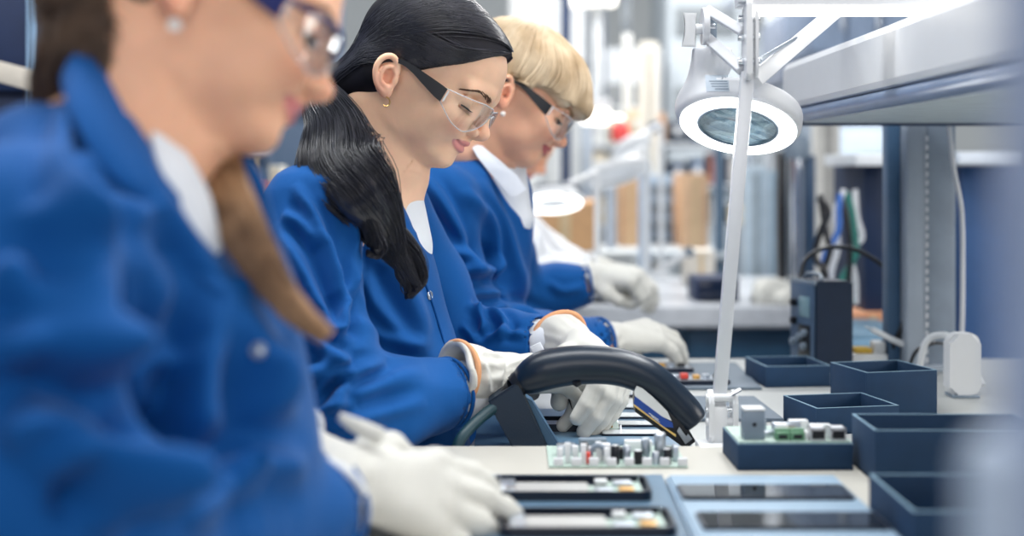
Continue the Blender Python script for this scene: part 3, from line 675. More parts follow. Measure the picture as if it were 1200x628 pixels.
def strand_paths(H, K, n=18, off=.008, jit=.002, c0=(0, 0, .03), rs=None, lift=None):
    """K: strands x control points in the head frame, laid over the skull"""
    rs = rs or np.random.RandomState(5); K = np.asarray(K, float)-c0; K /= np.linalg.norm(K, axis=2)[..., None]
    k = K.shape[1]; X = np.concatenate([2*K[:, :1]-K[:, 1:2], K, 2*K[:, -1:]-K[:, -2:-1]], 1); u = np.linspace(0, k-1.0001, n); D = []
    for q in u:
        i = int(q); t = q-i; a, b, c, d = X[:, i], X[:, i+1], X[:, i+2], X[:, i+3]
        D.append(.5*((2*b)+(-a+c)*t+(2*a-5*b+4*c-d)*t*t+(-a+3*b-3*c+d)*t**3))
    D = np.stack(D, 1); tt = np.linspace(0, 1, n)[None]
    o = off+jit*(rs.rand(len(K), 1)-.5)+.0008*np.sin(tt*9+rs.rand(len(K), 1)*6)
    if lift is not None: o = o+lift(tt)
    return H.P(H.surf(D, o, c0))
def comb(H, bv, K, n=8, off=.0006, jit=.002, c0=(0, 0, .03), rs=None):
    """strands through control points (head frame) pressed on the hair surface"""
    rs = rs or np.random.RandomState(1); c = Vector(H.p(*c0)); out = []
    for k in K:
        W = H.P(np.array(crom(k, n))); j = rs.rand()*jit; o_ = []
        for p in W:
            d = (Vector(p)-c).normalized(); h = bv.ray_cast(c+d*.3, -d); o_.append(h[0]+d*(off+j) if h[0] is not None else Vector(p))
        out.append(o_)
    return np.array(out)
def lock(path, S, rad, m, name, par, r=.0005, seed=0, curl=0, wave=.002, taper=.35, spread=1.0, T=34, tilt=None):
    """tress of S strands flowing along a path with given half widths"""
    rs = np.random.RandomState(seed); P = np.array(crom(path, 8)); u = np.linspace(0, len(P)-1, T); C = np.stack([np.interp(u, range(len(P)), P[:, i]) for i in range(3)], 1)
    W = np.interp(np.linspace(0, len(rad)-1, T), range(len(rad)), [q[0] for q in rad]); Dp = np.interp(np.linspace(0, len(rad)-1, T), range(len(rad)), [q[1] for q in rad])
    t = np.gradient(C, axis=0); t /= np.linalg.norm(t, axis=1)[:, None]; a = np.cross(t, [0, -1, 0]); a /= np.linalg.norm(a, axis=1)[:, None]; b = np.cross(t, a)
    ang = rs.rand(S)*2*PI; rr = np.sqrt(rs.rand(S))*.5+.5*rs.rand(S)**.3; x = np.cos(ang)*rr; y = np.sin(ang)*rr; tt = np.linspace(0, 1, T)
    ph = rs.rand(S, 2)*6; cl = rs.randint(0, 14, S); cph = rs.rand(14)*6; 
    X = x[:, None]*(1+.25*np.sin(tt*4+cph[cl][:, None]))*W+wave*np.sin(tt*11+cph[cl][:, None]+ph[:, :1]*.15)*(.3+tt)+curl*np.sin(tt*16+cph[cl][:, None]*.6)*tt**3
    Yd = y[:, None]*Dp+wave*np.cos(tt*9+cph[cl][:, None])*(.3+tt)+curl*np.cos(tt*16+cph[cl][:, None]*.6)*tt**3
    L = C[None]+a[None]*X[..., None]+b[None]*Yd[..., None]
    R = r*np.clip(1-tt*(1-taper), .05, 1)*(1+.3*rs.rand(S, 1)); return ribbons(name, L, R, m, par, 4)
def hair_middle(w, H):
    # hairline: above the brow line, over the ears, then down behind them to the nape
    def region(x, y, z):
        a, b = x*917, z*917
        front = (a-8)*1.02-(b-20)*.95+ (np.abs(y)*917 < 30)*0      # px units: hair where below zero
        bump = 6*np.exp(-((b-62)/22)**2)
        g1 = (front+0-bump)/917
        behind = (x+.012)+np.clip((z-.01)*0, 0, 0)
        g2 = np.where(z < .028, np.maximum(g1, (x+.028)-.25*np.clip(z+.03, -1, .05)), g1)
        nape = (-.066-z)-.35*(x+.03)
        return np.maximum(g2, nape)
    off = lambda x, y, z: .0065
    def extra(f):
        for e_ in (1, -1): f.cone(H.p(-.036, .034*e_, .004), H.p(-.074, .008*e_, -.044), .037, .026, .012)
        f.cone(H.p(-.060, 0, .0), H.p(-.090, 0, -.050), .032, .018, .012)
    V, Q = hair_cap(H, w, M_hair2c, off, region, extra=extra)
    # combed grooves
    N = vnormals(V, Q); x, y, z = H.loc(V[:, 0], V[:, 1], V[:, 2]); ax = np.arctan2(z-.03, -x-.02+.0); 
    hair = npmesh('hair', V, Q, M_hair2c, w, True)
    rs = np.random.RandomState(8); K = []
    for i in range(3000):
        e = 1 if rs.rand() < .3 else -1; q = rs.rand(); j = rs.randn(3)*.004
        if q < .62:      # from the parting along the middle of the head
            t = rs.rand(); th = math.radians(42+t*80); s_ = [math.cos(th)*.092, e*(.001+.003*rs.rand()), .03+math.sin(th)*.095]
            v1 = [s_[0]*.6-.012, e*(.044+.008*t), s_[2]*.90]; v2 = [-.025-.04*t*rs.rand(), e*.064, .050+.040*t]
        else:            # from the hairline edge, over the ear
            t = rs.rand(); b = 24+t*70; a = 9+(b-20)*.93+5*math.exp(-((b-62)/22)**2); s_ = [a/917-.004, e*.07*(1-.85*t**2.2), b/917]
            v1 = [s_[0]-.020-.02*t, e*(.066-.01*t), .034+.030*t]; v2 = [-.045, e*.066, .012+.038*t]
        K.append([s_, np.array(v1)+j, np.array(v2)+j, [-.092, .016*e*rs.rand(), -.044+.012*rs.randn()]])
    K = [[k[0], k[1], k[2], k[3]] for k in K]
    P = comb(H, bvh_of(V, Q), K, 7, -.0001, .0030, (-.01, 0, .02), rs); ribbons('combed_strands', P, .00062, M_hair2, hair)
    # stray front tuft over the forehead
    tie = H.p(-.098, 0, -.046); tie = Vector(tie)
    B().lathe([(.010, -.006), (.0165, -.003), (.017, .003), (.010, .006)], frame_z(tie+Vector((-.004, 0, -.006)), Vector((-.7, 0, -.7))), 20).done('hair_tie', M_black, hair, True)
    path = [tie+Vector((.022, -.01, .012)), tie+Vector((-.006, -.008, -.012)), pt(390, 146, 1.69), pt(397, 190, 1.63), pt(424, 228, 1.60), pt(452, 268, 1.625), pt(470, 300, 1.64), pt(486, 336, 1.65)]
    rad = [(.014, .014), (.020, .020), (.031, .024), (.050, .024), (.040, .018), (.024, .012), (.014, .008), (.004, .003)]
    f = Field.uni(np.min(np.array(path), 0)-.05, np.max(np.array(path), 0)+.05, .0035); PP = crom(path, 5); rr = np.interp(np.linspace(0, 7, len(PP)), range(8), [q[0] for q in rad])
    pa = np.array(PP)
    for i in range(len(PP)-1):
        for s_, k_ in ((-.45, .55), (0, .62), (.45, .55)):
            t = PP[i+1]-PP[i]; a = np.cross(t/np.linalg.norm(t), [0, -1, 0]); f.cone(PP[i]+a*rr[i]*s_, PP[i+1]+a*rr[i+1]*s_, min(rr[i]*k_, .020)*.72, min(rr[i+1]*k_, .020)*.70, .006)
    V, Q = f.mesh(); core = npmesh('pony_tail', relax(V, Q, 2), Q, M_hair2, w, True)
    lock(path, 2600, rad, M_hair2, 'pony_tail_strands', core, .0006, 3, curl=.006, wave=.004)
    p2 = [pt(372, 175, 1.66), pt(362, 200, 1.64), pt(400, 225, 1.60), pt(430, 262, 1.60), pt(442, 288, 1.61), pt(436, 296, 1.61)]
    lock(p2, 160, [(.012, .008), (.014, .008), (.012, .006), (.010, .005), (.007, .004), (.003, .003)], M_hair2, 'loose_lock', core, .0005, 9, curl=.004, wave=.003)
    p3 = [pt(452, 258, 1.62), pt(474, 280, 1.635), pt(491, 304, 1.64), pt(495, 326, 1.645), pt(486, 342, 1.645), pt(474, 347, 1.645)]
    lock(p3, 150, [(.010, .008), (.009, .006), (.007, .005), (.005, .005), (.004, .004), (.002, .002)], M_hair2, 'curled_lock', core, .0005, 12, curl=.003, wave=.002)
    lock([pt(424, 238, 1.60), pt(438, 268, 1.605), pt(447, 290, 1.61), pt(440, 300, 1.61), pt(431, 295, 1.605)], 140, [(.006, .006), (.006, .005), (.005, .004), (.004, .003), (.002, .002)], M_hair2, 'curled_lock', core, .0005, 15, curl=.003, wave=.002)
    lock([pt(455, 275, 1.62), pt(468, 300, 1.635), pt(470, 322, 1.64), pt(480, 340, 1.645), pt(492, 338, 1.645)], 140, [(.006, .006), (.006, .005), (.005, .004), (.004, .003), (.002, .002)], M_hair2, 'curled_lock', core, .0005, 16, curl=.004, wave=.003)

def vcut(c, a, b, ymax, lowy, k=.004):
    """open the neck of a coat along the line a-b (front side of it), down to lowy"""
    A = np.array(pt(*a)); Bp = np.array(pt(*b)); d = Bp-A; n = np.array([-d[2], d[0]]); n = n/np.linalg.norm(n)
    if n[0] < 0: n = -n
    zl = pt(0, lowy, b[2]).z
    def fn(X, Y, Z): return np.maximum(np.maximum(-((X-A[0])*n[0]+(Z-A[2])*n[1]), Y-ymax), zl-Z)
    c.put(fn, np.minimum(A, Bp)-.3, np.maximum(A, Bp)+.3, k, 'sub')
def simple_person(name_label, cat_loc, H, neck, torso, sleeves, coatm, skinm, res, stro, wob=(.003, 12), seed=0, open_=None, old=0, cut=None, amp=1.9, cr=.002, facebrow=True, fine=.0025, smile=0, shirt=None, ears=(1, -1)):
    """coated person: torso = list of (centre, radii, k); sleeves = list of (points, radii)"""
    w = thing('person', name_label, 'person', cat_loc); C = H.C; r = .15*H.s
    allp = np.array([list(t[0]) for t in torso]+[list(p) for s_ in sleeves for p in s_[0]]+[list(neck)])
    lo, hi = allp.min(0)-.13, allp.max(0)+.13; lo = np.minimum(lo, C-.17); hi = np.maximum(hi, C+.17)
    f = Field(*[axis(lo[i], hi[i], C[i]-r*(1 if i != 1 else .65), C[i]+r*(1 if i != 1 else .65), fine, .012) for i in range(3)])
    H.add(f, smile=smile, old=old, ears=ears); f.cone(H.p(-.022, 0, -.030), neck, .054*H.s, .055, .022); f.cone(H.p(.0, 0, -.045), H.p(-.02, 0, -.10), .040*H.s, .045*H.s, .02)
    for c, rr, k in torso: f.ell(c, np.array(rr)*.64, k)
    for P, R in sleeves: f.chain(P[:-1]+[P[-1]], [q*.6 for q in R], .02)
    f.cone(neck, torso[0][0], .053, .040, .02)
    V, Q = f.mesh(); V = relax(V, Q, 1, .35); o = npmesh('body', V, Q, skinm, w, True); paint_skin(o, H, V)
    c = Field.uni(lo-.02, hi*np.array([1, 1, 0])+np.array([.02, .02, neck[2]+.06]), res)
    for q, rr, k in torso: c.ell(q, rr, k)
    for P, R in sleeves: c.cone(np.array(neck)-[0, 0, .035], P[0], .055, R[0]*.93, .05)
    for P, R in sleeves: c.sleeve(P, R)
    up = H.R[:, 2]*.6+np.array([0, 0, .6]); c.cone(np.array(neck)+[-.004, 0, .012], np.array(neck)+up*.12, .060, .068, .003, 'sub')
    if open_: c.cone(open_[0], open_[1], open_[2], open_[3], .003, 'sub')
    if cut: vcut(c, *cut)
    coat, bv = coat_part(w, c, coatm, stro, wob, seed=seed, amp=amp, cr=cr)
    for P, R in sleeves:
        e = Vector(P[-1]); d = (e-Vector(P[-2])).normalized(); v_ = Vector((0, 0, 1)).cross(d).normalized(); w_ = d.cross(v_)
        B().tube([e-d*.002+(v_*math.cos(a)+w_*math.sin(a))*(R[-1]-.0015) for a in np.linspace(0, 2*PI, 40)], .0028, 8, cap=False).done('cuff_hem', coatm, coat, True, angle=180)
    if shirt:
        s = Field.uni(np.minimum(shirt[0], shirt[1])-.09, np.maximum(shirt[0], shirt[1])+.09, .0035); s.cone(shirt[0], shirt[1], shirt[2], shirt[3], .02)
        s.cone(H.p(-.02, 0, -.04), np.array(neck)+[-.002, 0, .02], .05, .053, .004, 'sub'); V, Q = main_piece(*s.mesh()); npmesh('shirt', relax(V, Q, 2), Q, M_shirt, w, True)
    return w, o, coat, bv

def woman_front():
    H = Head(pt(212, 38, 1.05), -11, 24.5, -17, 1.02); neck = pt(168, 178, 1.04)
    tor = [(pt(150, 330, 1.06), (.112, .122, .150), .03), (pt(178, 480, 1.06), (.112, .118, .17), .05), (pt(176, 640, 1.05), (.125, .150, .16), .06), (pt(58, 172, 1.0), (.048, .06, .032), .03)]
    sl = [([pt(8, 292, .865), pt(2, 420, .835), pt(30, 560, .83), pt(95, 622, .865), pt(230, 612, .98), pt(376, 598, 1.115)], [.066, .066, .066, .062, .054, .046]),
          ([pt(190, 270, 1.22), pt(230, 400, 1.27), pt(270, 500, 1.25), pt(330, 520, 1.22)], [.062, .058, .052, .045])]
    st = [([(88, 120), (70, 170), (66, 220), (90, 300)], .9, .007, .006), ([(100, 232), (140, 235), (180, 262)], .92, .010, .006), ([(60, 215), (100, 262), (126, 330), (134, 420)], .86, .014, .013),
          ([(35, 235), (80, 300), (100, 380), (96, 460)], .84, .014, .013), ([(0, 300), (40, 340), (100, 370)], .84, .014, .009), ([(0, 420), (50, 400), (110, 420), (130, 450)], .84, .016, .010),
          ([(0, 520), (50, 500), (105, 512), (140, 545)], .85, .016, .014), ([(40, 560), (90, 540), (130, 560), (160, 600)], .86, .012, .014), ([(110, 628), (130, 560), (170, 540), (195, 570), (210, 600)], .9, .012, .015), ([(240, 560), (300, 545), (360, 548)], 1.0, .014, .006), ([(220, 620), (250, 570), (300, 560)], 1.0, .012, .009),
          ([(205, 300), (190, 360), (188, 410), (205, 440)], .98, .014, .008), ([(150, 250), (165, 330), (150, 420), (150, 500)], .95, .016, .012), ([(255, 330), (300, 400), (330, 470), (340, 520)], 1.0, .016, .006), ([(225, 320), (240, 400), (236, 480), (250, 520)], 1.0, .016, .007), ([(300, 400), (310, 450), (296, 500)], 1.0, .014, .006)]
    w, o, coat, bv = simple_person('woman in blue coat nearest the camera, brown hair, face cropped by the photo top edge', pt(150, 628, 1.05)*1, H, neck, tor, sl, M_coat, M_skin1, .0042, st, (.003, 10), 5,
        cut=((100, 40, .97), (262, 325, .97), 1.055, 326), amp=3.0, cr=.0025, shirt=(pt(170, 214, 1.045), pt(196, 302, 1.035), .051, .044))
    face_extras(H, o, M_brow, M_black, None); g = thing_part('safety_glasses', w); glasses(H, g, M_navy, M_lens, M_rim, topbar=M_navy)
    def strip(name, A, Bq, m, par, bulge=.010, n=6):
        A = crom([pt(*q) for q in A], 5); Bq = crom([pt(*q) for q in Bq], 5); return B().sheet([[Vector(p)*(1-t)+Vector(q)*t+Vector((0, -bulge*math.sin(PI*t), 0)) for t in np.linspace(0, 1, n)] for p, q in zip(A, Bq)], .004).done(name, m, par, True, angle=70)
    strip('collar', [(104, 46, 1.0), (124, 92, .975), (150, 142, .962), (180, 194, .962), (206, 228, .972)], [(74, 94, .955), (82, 132, .925), (104, 174, .918), (142, 218, .925), (186, 240, .952)], M_coat, coat)
    strip('lapel', [(206, 226, .974), (226, 262, .985), (250, 304, .99), (268, 332, .985)], [(176, 238, .955), (196, 276, .965), (226, 318, .97), (262, 352, .972)], M_coat, coat, .004)
    strip('shirt_collar', [(176, 152, .985), (184, 190, .972), (206, 236, .974), (230, 276, .984), (250, 302, 1.0)], [(200, 158, 1.0), (224, 192, .998), (243, 228, 1.0), (252, 262, 1.0), (257, 294, 1.0)], M_shirt, w, .004)
    snap(coat, bv, 303, 411, .0058)
    B().tube([Vector(H.p(.002, -.078, -.027))+Vector((0, -.004, -.0)), Vector(H.p(.002, -.078, -.027))+Vector((0, -.008, -.0))], .0045, 14).done('ear_stud', M_pearl, w, True)
    # hair
    def region(x, y, z):
        g1 = ((x*917-8)*1.02-(z*917-20)*.95)/917; g2 = np.where(z < .028, np.maximum(g1, (x+.022)), g1); return np.maximum(g2, (-.075-z)-.35*(x+.03))
    V, Q = hair_cap(H, w, M_hair1, lambda x, y, z: .010, region); hair = npmesh('hair', V, Q, M_hair1, w, True); rs = np.random.RandomState(8); K = []
    for i in range(900):
        e = -1; t = rs.rand(); b = 10+t*90; a = -25+(b-20)*.93; s_ = [a/917, e*.07*(1-.8*t**2), b/917]; K.append([s_, [-.03, e*.066, .03+.05*t], [-.075, e*.04, .0+.02*t], [-.088, .0, -.05]])
    ribbons('combed_strands', strand_paths(H, K, 16, off=.012, jit=.003, rs=rs), .0006, M_hair1, hair)
    lock([H.p(-.085, -.02, -.02), pt(95, 20, 1.0), pt(80, 60, .985), pt(62, 100, .985), pt(48, 142, .99)], 700, [(.020, .03), (.026, .03), (.020, .02), (.014, .014), (.006, .006)], M_hair1, 'loose_lock', hair, .0007, 5, wave=.003)
    lock([H.p(-.06, -.040, -.045), pt(128, 40, .99), pt(122, 75, .985), pt(118, 105, .985)], 300, [(.016, .012), (.014, .012), (.008, .01), (.005, .006)], M_hair1, 'nape_lock', hair, .0006, 6, wave=.002)
    lock([H.p(-.045, .055, -.03), pt(232, 130, 1.13), pt(248, 190, 1.06), pt(276, 258, 1.01), pt(312, 316, 1.0), pt(348, 362, 1.0), pt(384, 396, 1.0)], 1500, [(.016, .012), (.018, .012), (.018, .013), (.015, .012), (.011, .010), (.008, .008), (.003, .004)], M_hair1t, 'long_lock', hair, .0008, 7, wave=.003)
    # glove
    hr = Hand(pt(404, 566, 1.135), Vector((.142, .085, -.042)), Vector((.45, -.72, .62)), right=True, sc=1.0)
    glove(w, hr, [(4, 14, 16, 10), (-1, 10, 14, 10), (-9, 10, 18, 12), (-19, 12, 20, 14)], [(.036, .040, -.012), (.060, .052, -.024), (.084, .050, -.034)], pt(374, 582, 1.115), .043, M_glove, M_shirt, seed=3, h=.0022, fat=.0022, wob=.0012)
    h2 = Hand(pt(352, 534, 1.215), Vector((.10, .01, -.030)), Vector((.3, -.2, .92)), right=False, sc=.9)
    glove(w, h2, [(0, 55, 75, 45), (0, 58, 75, 45), (0, 60, 75, 45), (0, 62, 75, 45)], [(.036, .034, -.018), (.056, .030, -.034), (.070, .016, -.044)], pt(328, 522, 1.22), .041, M_glove, M_shirt, seed=9, h=.003, fat=.002)
    B().tube([pt(446, 512, 1.15), pt(420, 500, 1.145), pt(398, 488, 1.14)], [.0075, .0065, .0035], 14, smooth=4).done('glove_tab', M_glove, w, True, angle=180)
    return w, H

def woman_far():
    H = Head(pt(589, 124, 2.19), -5, 34, -6.5, .98); neck = pt(566, 196, 2.22)
    tor = [(pt(548, 280, 2.25), (.108, .128, .150), .03), (pt(540, 380, 2.25), (.100, .120, .17), .05), (pt(505, 500, 2.24), (.105, .165, .16), .06)]
    sl = [([pt(513, 240, 2.09), pt(520, 320, 2.09), pt(548, 390, 2.11), pt(622, 402, 2.17), pt(702, 404, 2.25)], [.066, .062, .058, .050, .044]),
          ([pt(575, 242, 2.42), pt(590, 300, 2.5), pt(610, 345, 2.55), pt(650, 338, 2.57), pt(690, 333, 2.58)], [.060, .056, .050, .042, .036])]
    st = [([(497, 205), (520, 240), (545, 290), (560, 330)], 2.0, .010, .009), ([(480, 240), (510, 280), (545, 305), (575, 310)], 2.0, .012, .010), ([(500, 330), (540, 320), (570, 318), (590, 300)], 2.0, .010, .010), ([(545, 220), (575, 260), (582, 300), (576, 340)], 2.1, .008, .008),
          ([(560, 210), (590, 260), (606, 310), (620, 350)], 2.15, .010, .006), ([(520, 350), (560, 340), (600, 352)], 2.1, .010, .008), ([(560, 365), (600, 360), (640, 375)], 2.1, .008, .006), ([(640, 330), (660, 340), (684, 336)], 2.5, .007, .005)]
    w, o, coat, bv = simple_person('blonde older woman in blue coat and dark-armed glasses, furthest of the three blue coats', pt(556, 560, 2.24), H, neck, tor, sl, M_coat, M_skin3, .0046, st, (.0035, 11), 9,
        cut=((548, 168, 2.15), (618, 262, 2.15), 2.215, 262), old=1, shirt=(pt(578, 208, 2.22), pt(600, 256, 2.21), .056, .034))
    face_extras(H, o, mat('blond_brow', (150, 118, 84)), M_black, None); glasses(H, thing_part('safety_glasses', w), M_black, M_lens, M_rim)
    e = H.p(.004, -.080, -.026); B().lathe([(.0001, -.004), (.003, -.003), (.0042, 0), (.003, .003), (.0001, .004)], Matrix.Translation(e), 14).done('earring', M_pearl, w, True)
    B().sheet([[pt(x, y, d) for x, y, d in r] for r in ([(550, 168, 2.14), (556, 168, 2.14), (564, 172, 2.14)], [(560, 184, 2.13), (572, 184, 2.125), (586, 188, 2.12)], [(574, 202, 2.125), (590, 202, 2.12), (606, 206, 2.12)], [(590, 220, 2.12), (602, 220, 2.118), (617, 222, 2.118)], [(598, 229, 2.12), (602, 230, 2.118), (606, 229, 2.118)])], .004).done('shirt_collar', M_shirt, w, True, angle=70)
    def region(x, y, z):
        fr = np.where(x > .02, .040-z+.18*(x-.02), .030-z+.1*(.02-x)); return np.maximum(np.where(x < -.018, -.058-z, fr), -.07-z)
    def extra(f):
        for e_ in (1, -1):
            for (a, b, ra, rb) in (((.045, .030*e_, .100), (.098, .026*e_, .064), .024, .013), ((.060, .012*e_, .098), (.104, .010*e_, .064), .024, .013), ((.02, .048*e_, .085), (.070, .053*e_, .050), .024, .012)): f.cone(H.p(*a), H.p(*b), ra*H.s, rb*H.s, .015)
        f.ell(H.p(.098, 0, .064), np.array([.017, .034, .014])*H.s, .012, rot=H.R)
    V, Q = hair_cap(H, w, M_hair3, lambda x, y, z: .008+0*z, region, extra=extra); hair = npmesh('hair', V, Q, M_hair3, w, True); bvh = bvh_of(V, Q); rs = np.random.RandomState(2); L = []
    for i in range(1800):
        e = 1 if rs.rand() < .3 else -1; ph = PI*(rs.rand()**.9); cr = [-.02+.012*rs.randn(), e*(.002+.012*rs.rand()), .135]
        z = np.interp(ph, [0, .9, 1.3, 1.75, 1.9, PI], [.056, .050, .036, .028, -.035, -.05]); L.append([cr, [.052*math.cos(ph)-.008, e*.062*math.sin(ph), .112-.01*math.sin(ph)], [.088*math.cos(ph)+.012, e*.080*math.sin(ph)+e*.004, .5*(.112+z)], [.100*math.cos(ph)+.010, e*.082*math.sin(ph)+e*.004, z]])
    ribbons('hair_strands', comb(H, bvh, L, 8, .0003, .0045, (0, 0, .03), rs), .0008, M_hair3s, hair)
    hn = Hand(pt(712, 398, 2.27), Vector((.105, .055, .004)), Vector((.05, -.34, .92)), right=True)
    glove(w, hn, [(6, 20, 22, 16), (1, 22, 26, 18), (-4, 24, 28, 20), (-10, 28, 30, 20)], [(.036, .040, -.016), (.062, .046, -.034), (.084, .034, -.048)], pt(700, 404, 2.25), .040, M_glove, M_glove, seed=6, h=.0026, fat=.0015, hem=False)
    hf = Hand(pt(694, 324, 2.585), Vector((.10, -.03, .0)), Vector((.1, -.45, .9)), right=False, sc=.86)
    glove(w, hf, [(0, 62, 80, 50), (0, 62, 80, 50), (0, 64, 80, 50), (0, 66, 80, 50)], [(.036, .040, -.016), (.062, .040, -.034), (.078, .026, -.050)], pt(680, 330, 2.58), .034, M_glove, M_glove, seed=7, h=.003, fat=.002, hem=False)
    return w, H

def woman_behind():
    H = Head(pt(590, 168, 3.10), 5, 38, 0, .95); neck = pt(578, 222, 3.2)
    tor = [(pt(570, 280, 3.2), (.11, .17, .15), .03), (pt(575, 360, 3.2), (.115, .16, .18), .05)]
    sl = [([pt(575, 262, 3.02), pt(610, 300, 2.98), pt(636, 325, 2.98), pt(690, 318, 3.05)], [.066, .060, .052, .042]), ([pt(600, 262, 3.38), pt(640, 300, 3.4), pt(680, 318, 3.3)], [.06, .052, .042])]
    st = [([(590, 250), (612, 280), (625, 310)], 3.0, .012, .010), ([(600, 240), (622, 262), (636, 300)], 3.0, .012, .010), ([(610, 320), (640, 308), (660, 312)], 3.0, .010, .009)]
    Mw = mat('white_coat', (232, 234, 238), rough=.8, bump=.2, bscale=600)
    w, o, coat, bv = simple_person('person in a white coat mostly hidden behind the blonde woman', pt(572, 480, 3.2), H, neck, tor, sl, Mw, M_skin3, .007, st, (.004, 10), 12, fine=.004)
    V, Q = hair_cap(H, w, M_hair1, lambda x, y, z: .010, lambda x, y, z: np.maximum(((x*917-8)*1.02-(z*917-20)*.95)/917, -.05-z)); npmesh('hair', V, Q, M_hair1, w, True)
    hf = Hand(pt(700, 316, 3.06), Vector((.10, .01, -.02)), Vector((.1, -.2, .95)), right=True)
    glove(w, hf, [(0, 30, 40, 30)]*4, [(.036, .040, -.016), (.062, .040, -.034), (.078, .026, -.050)], pt(684, 318, 3.05), .038, M_glove, M_glove, seed=8, h=.004, fat=.002, hem=False)
# ---------------------------------------------------------------- work benches and what lies on them
M_top = mat('laminate_top', (186, 188, 186), rough=.32, var=.015, vscale=6, bump=.05, bscale=300)
M_top2 = mat('cream_laminate', (190, 187, 178), rough=.35, var=.015, vscale=6)
M_edge = mat('bench_edge', (190, 196, 204), rough=.4, var=.02)
M_esd = mat('esd_mat', (96, 110, 124), rough=.6, var=.05, bump=.15, bscale=900)
M_bluemat = mat('blue_grey_mat', (84, 114, 138), rough=.35, var=.04)
M_traylight = mat('pale_blue_tray', (130, 156, 178), rough=.45, var=.03, bump=.1, bscale=600)
M_glassblk = mat('black_glass', (8, 14, 22), rough=.05, var=.02, spec=.9)
M_frameblk = mat('phone_frame', (8, 22, 42), rough=.3)
M_boxblk = mat('black_card', (14, 50, 82), rough=.75, var=.06, vscale=40, bump=.25, bscale=1200)
M_boxin = M_boxblk
M_boxrim = mat('card_edge', (110, 140, 160), rough=.7)
M_white = mat('white_plastic', (222, 224, 226), rough=.32, var=.01)
M_whitep = mat('white_paint', (214, 216, 220), rough=.35, var=.01)
M_grey = mat('grey_plastic', (120, 134, 148), rough=.4)
M_alu = mat('aluminium', (186, 194, 204), rough=.3, metal=.9, var=.03, vscale=20)
M_steelp = mat('painted_steel', (158, 168, 180), rough=.4, var=.03)
M_pcb = mat('pale_circuit_board', (176, 196, 186), rough=.4, var=.15, vscale=260)
M_green = mat('green_terminal', (96, 140, 110), rough=.4)
M_red = mat('red_plastic', (206, 70, 58), rough=.4)
M_orange = mat('orange_part', (214, 104, 52), rough=.5)
M_copper = mat('gold_foil', (206, 160, 90), rough=.3, metal=.6)
M_chrome = mat('chrome', (210, 214, 220), rough=.12, metal=1)
M_yellow = mat('yellow_sponge', (206, 170, 70), rough=.9, bump=.6, bscale=400)
M_labelw = mat('label_white', (222, 224, 222), rough=.5, var=.01)
M_labelb = mat('label_blue', (30, 70, 150), rough=.4)
M_labely = mat('label_yellow', (226, 190, 110), rough=.4)
M_battery = mat('battery_foil', (186, 186, 184), rough=.35, metal=.3, var=.05)
M_tealcab = mat('teal_cabinet', (60, 98, 126), rough=.5, var=.05)
M_led = emitmat('lamp_tube', (255, 252, 244), 3.2)

def bench(name, label, poly, z, m, h=.03):
    t = thing(name, label, 'workbench', (poly[0][0], poly[0][1], 0)); o = Vector((poly[0][0], poly[0][1], 0)); q = [(x-o.x, y-o.y) for x, y in poly]
    b = B(); b.prism(q, h, Matrix.Translation((0, 0, z-h)), bev=.003); b.done('bench_top', m, t)
    xs = [p[0] for p in q]; ys = [p[1] for p in q]
    for x, y in ((min(xs)+.16, min(ys)+.08), (max(xs)-.06, min(ys)+.08), (min(xs)+.16, max(ys)-.08), (max(xs)-.06, max(ys)-.08)):
        B().box((x, y, (z-h)/2), (.045, .045, z-h), bev=.004).box((x, y, .006), (.08, .08, .012), bev=.003).done('leg', M_steelp, t)
    B().box(((min(xs)+max(xs))/2, max(ys)-.08, z-h-.04), (max(xs)-min(xs)-.3, .03, .06), bev=.003).done('rail', M_steelp, t)
    return t
bench('workbench', 'near end workbench with cream top under the white gloved hand', [(-.13, .62), (1.25, .62), (1.25, 1.588), (-.13, 1.588)], .79, M_top2)
bench('workbench', 'pale grey workbench in front of the dark-haired woman, black boxes standing on it', [(-.062, 1.60), (1.25, 1.60), (1.25, 2.475), (.03, 2.475)], .77, M_top)
# far bench with drawer front
fb = thing('workbench', 'blurred far workbench behind the others with dark teal drawer fronts', 'workbench', (.0, 3.4, 0))
B().prism([(-.5, 0), (1.1, 0), (1.1, 1.0), (-.5, 1.0)], .05, Matrix.Translation((0, 0, .72)), bev=.006).done('bench_top', mat('far_top', (196, 200, 206), rough=.3), fb)
B().box((.3, .45, .66), (1.5, .75, .12), bev=.006).done('cabinet', M_tealcab, fb)
for i in range(5): B().box((-.25+i*.27, .066, .66), (.255, .02, .10), bev=.004).done('drawer', mat('teal_drawer', (40, 76, 104), rough=.45), fb)
for x in (-.42, 1.02): 
    for y in (.08, .9): B().box((x, y, .36), (.05, .05, .72), bev=.004).done('leg', M_steelp, fb)

# --- mats
def slab(name, label, cat, c, size, m, rz=0, bev=.001, group=None):
    b = B().box((0, 0, size[2]/2), size, bev=bev); o = b.done(name, m); o.location = c; o.rotation_euler = (0, 0, rz); tag(o, label, cat, group); return o
def tabpt(px, py, z):        # point of a horizontal plane seen at a pixel
    d = F*(CH-z)/(py-200); return Vector(((px-600)/F*d, d, z))
p = tabpt(690, 506, .77); slab('work_mat', 'blue-grey mat under the opened phone and glass panels', 'mat', (.085, 1.80, .7702), (.26, .28, .002), M_bluemat)
def polymat(name, label, pts, z, m, h=.003):
    P = [tabpt(x, y, z) for x, y in pts]; o = P[0]; b = B().prism([(q.x-o.x, q.y-o.y) for q in P][::-1], h, bev=.0006); ob = b.done(name, m); ob.location = o; tag(ob, label, 'mat'); return ob
polymat('work_mat', 'dark grey anti-static mat behind the lamp stick, further back', [(893, 457), (862, 427), (770, 427), (770, 457)], .7705, M_esd, .004)
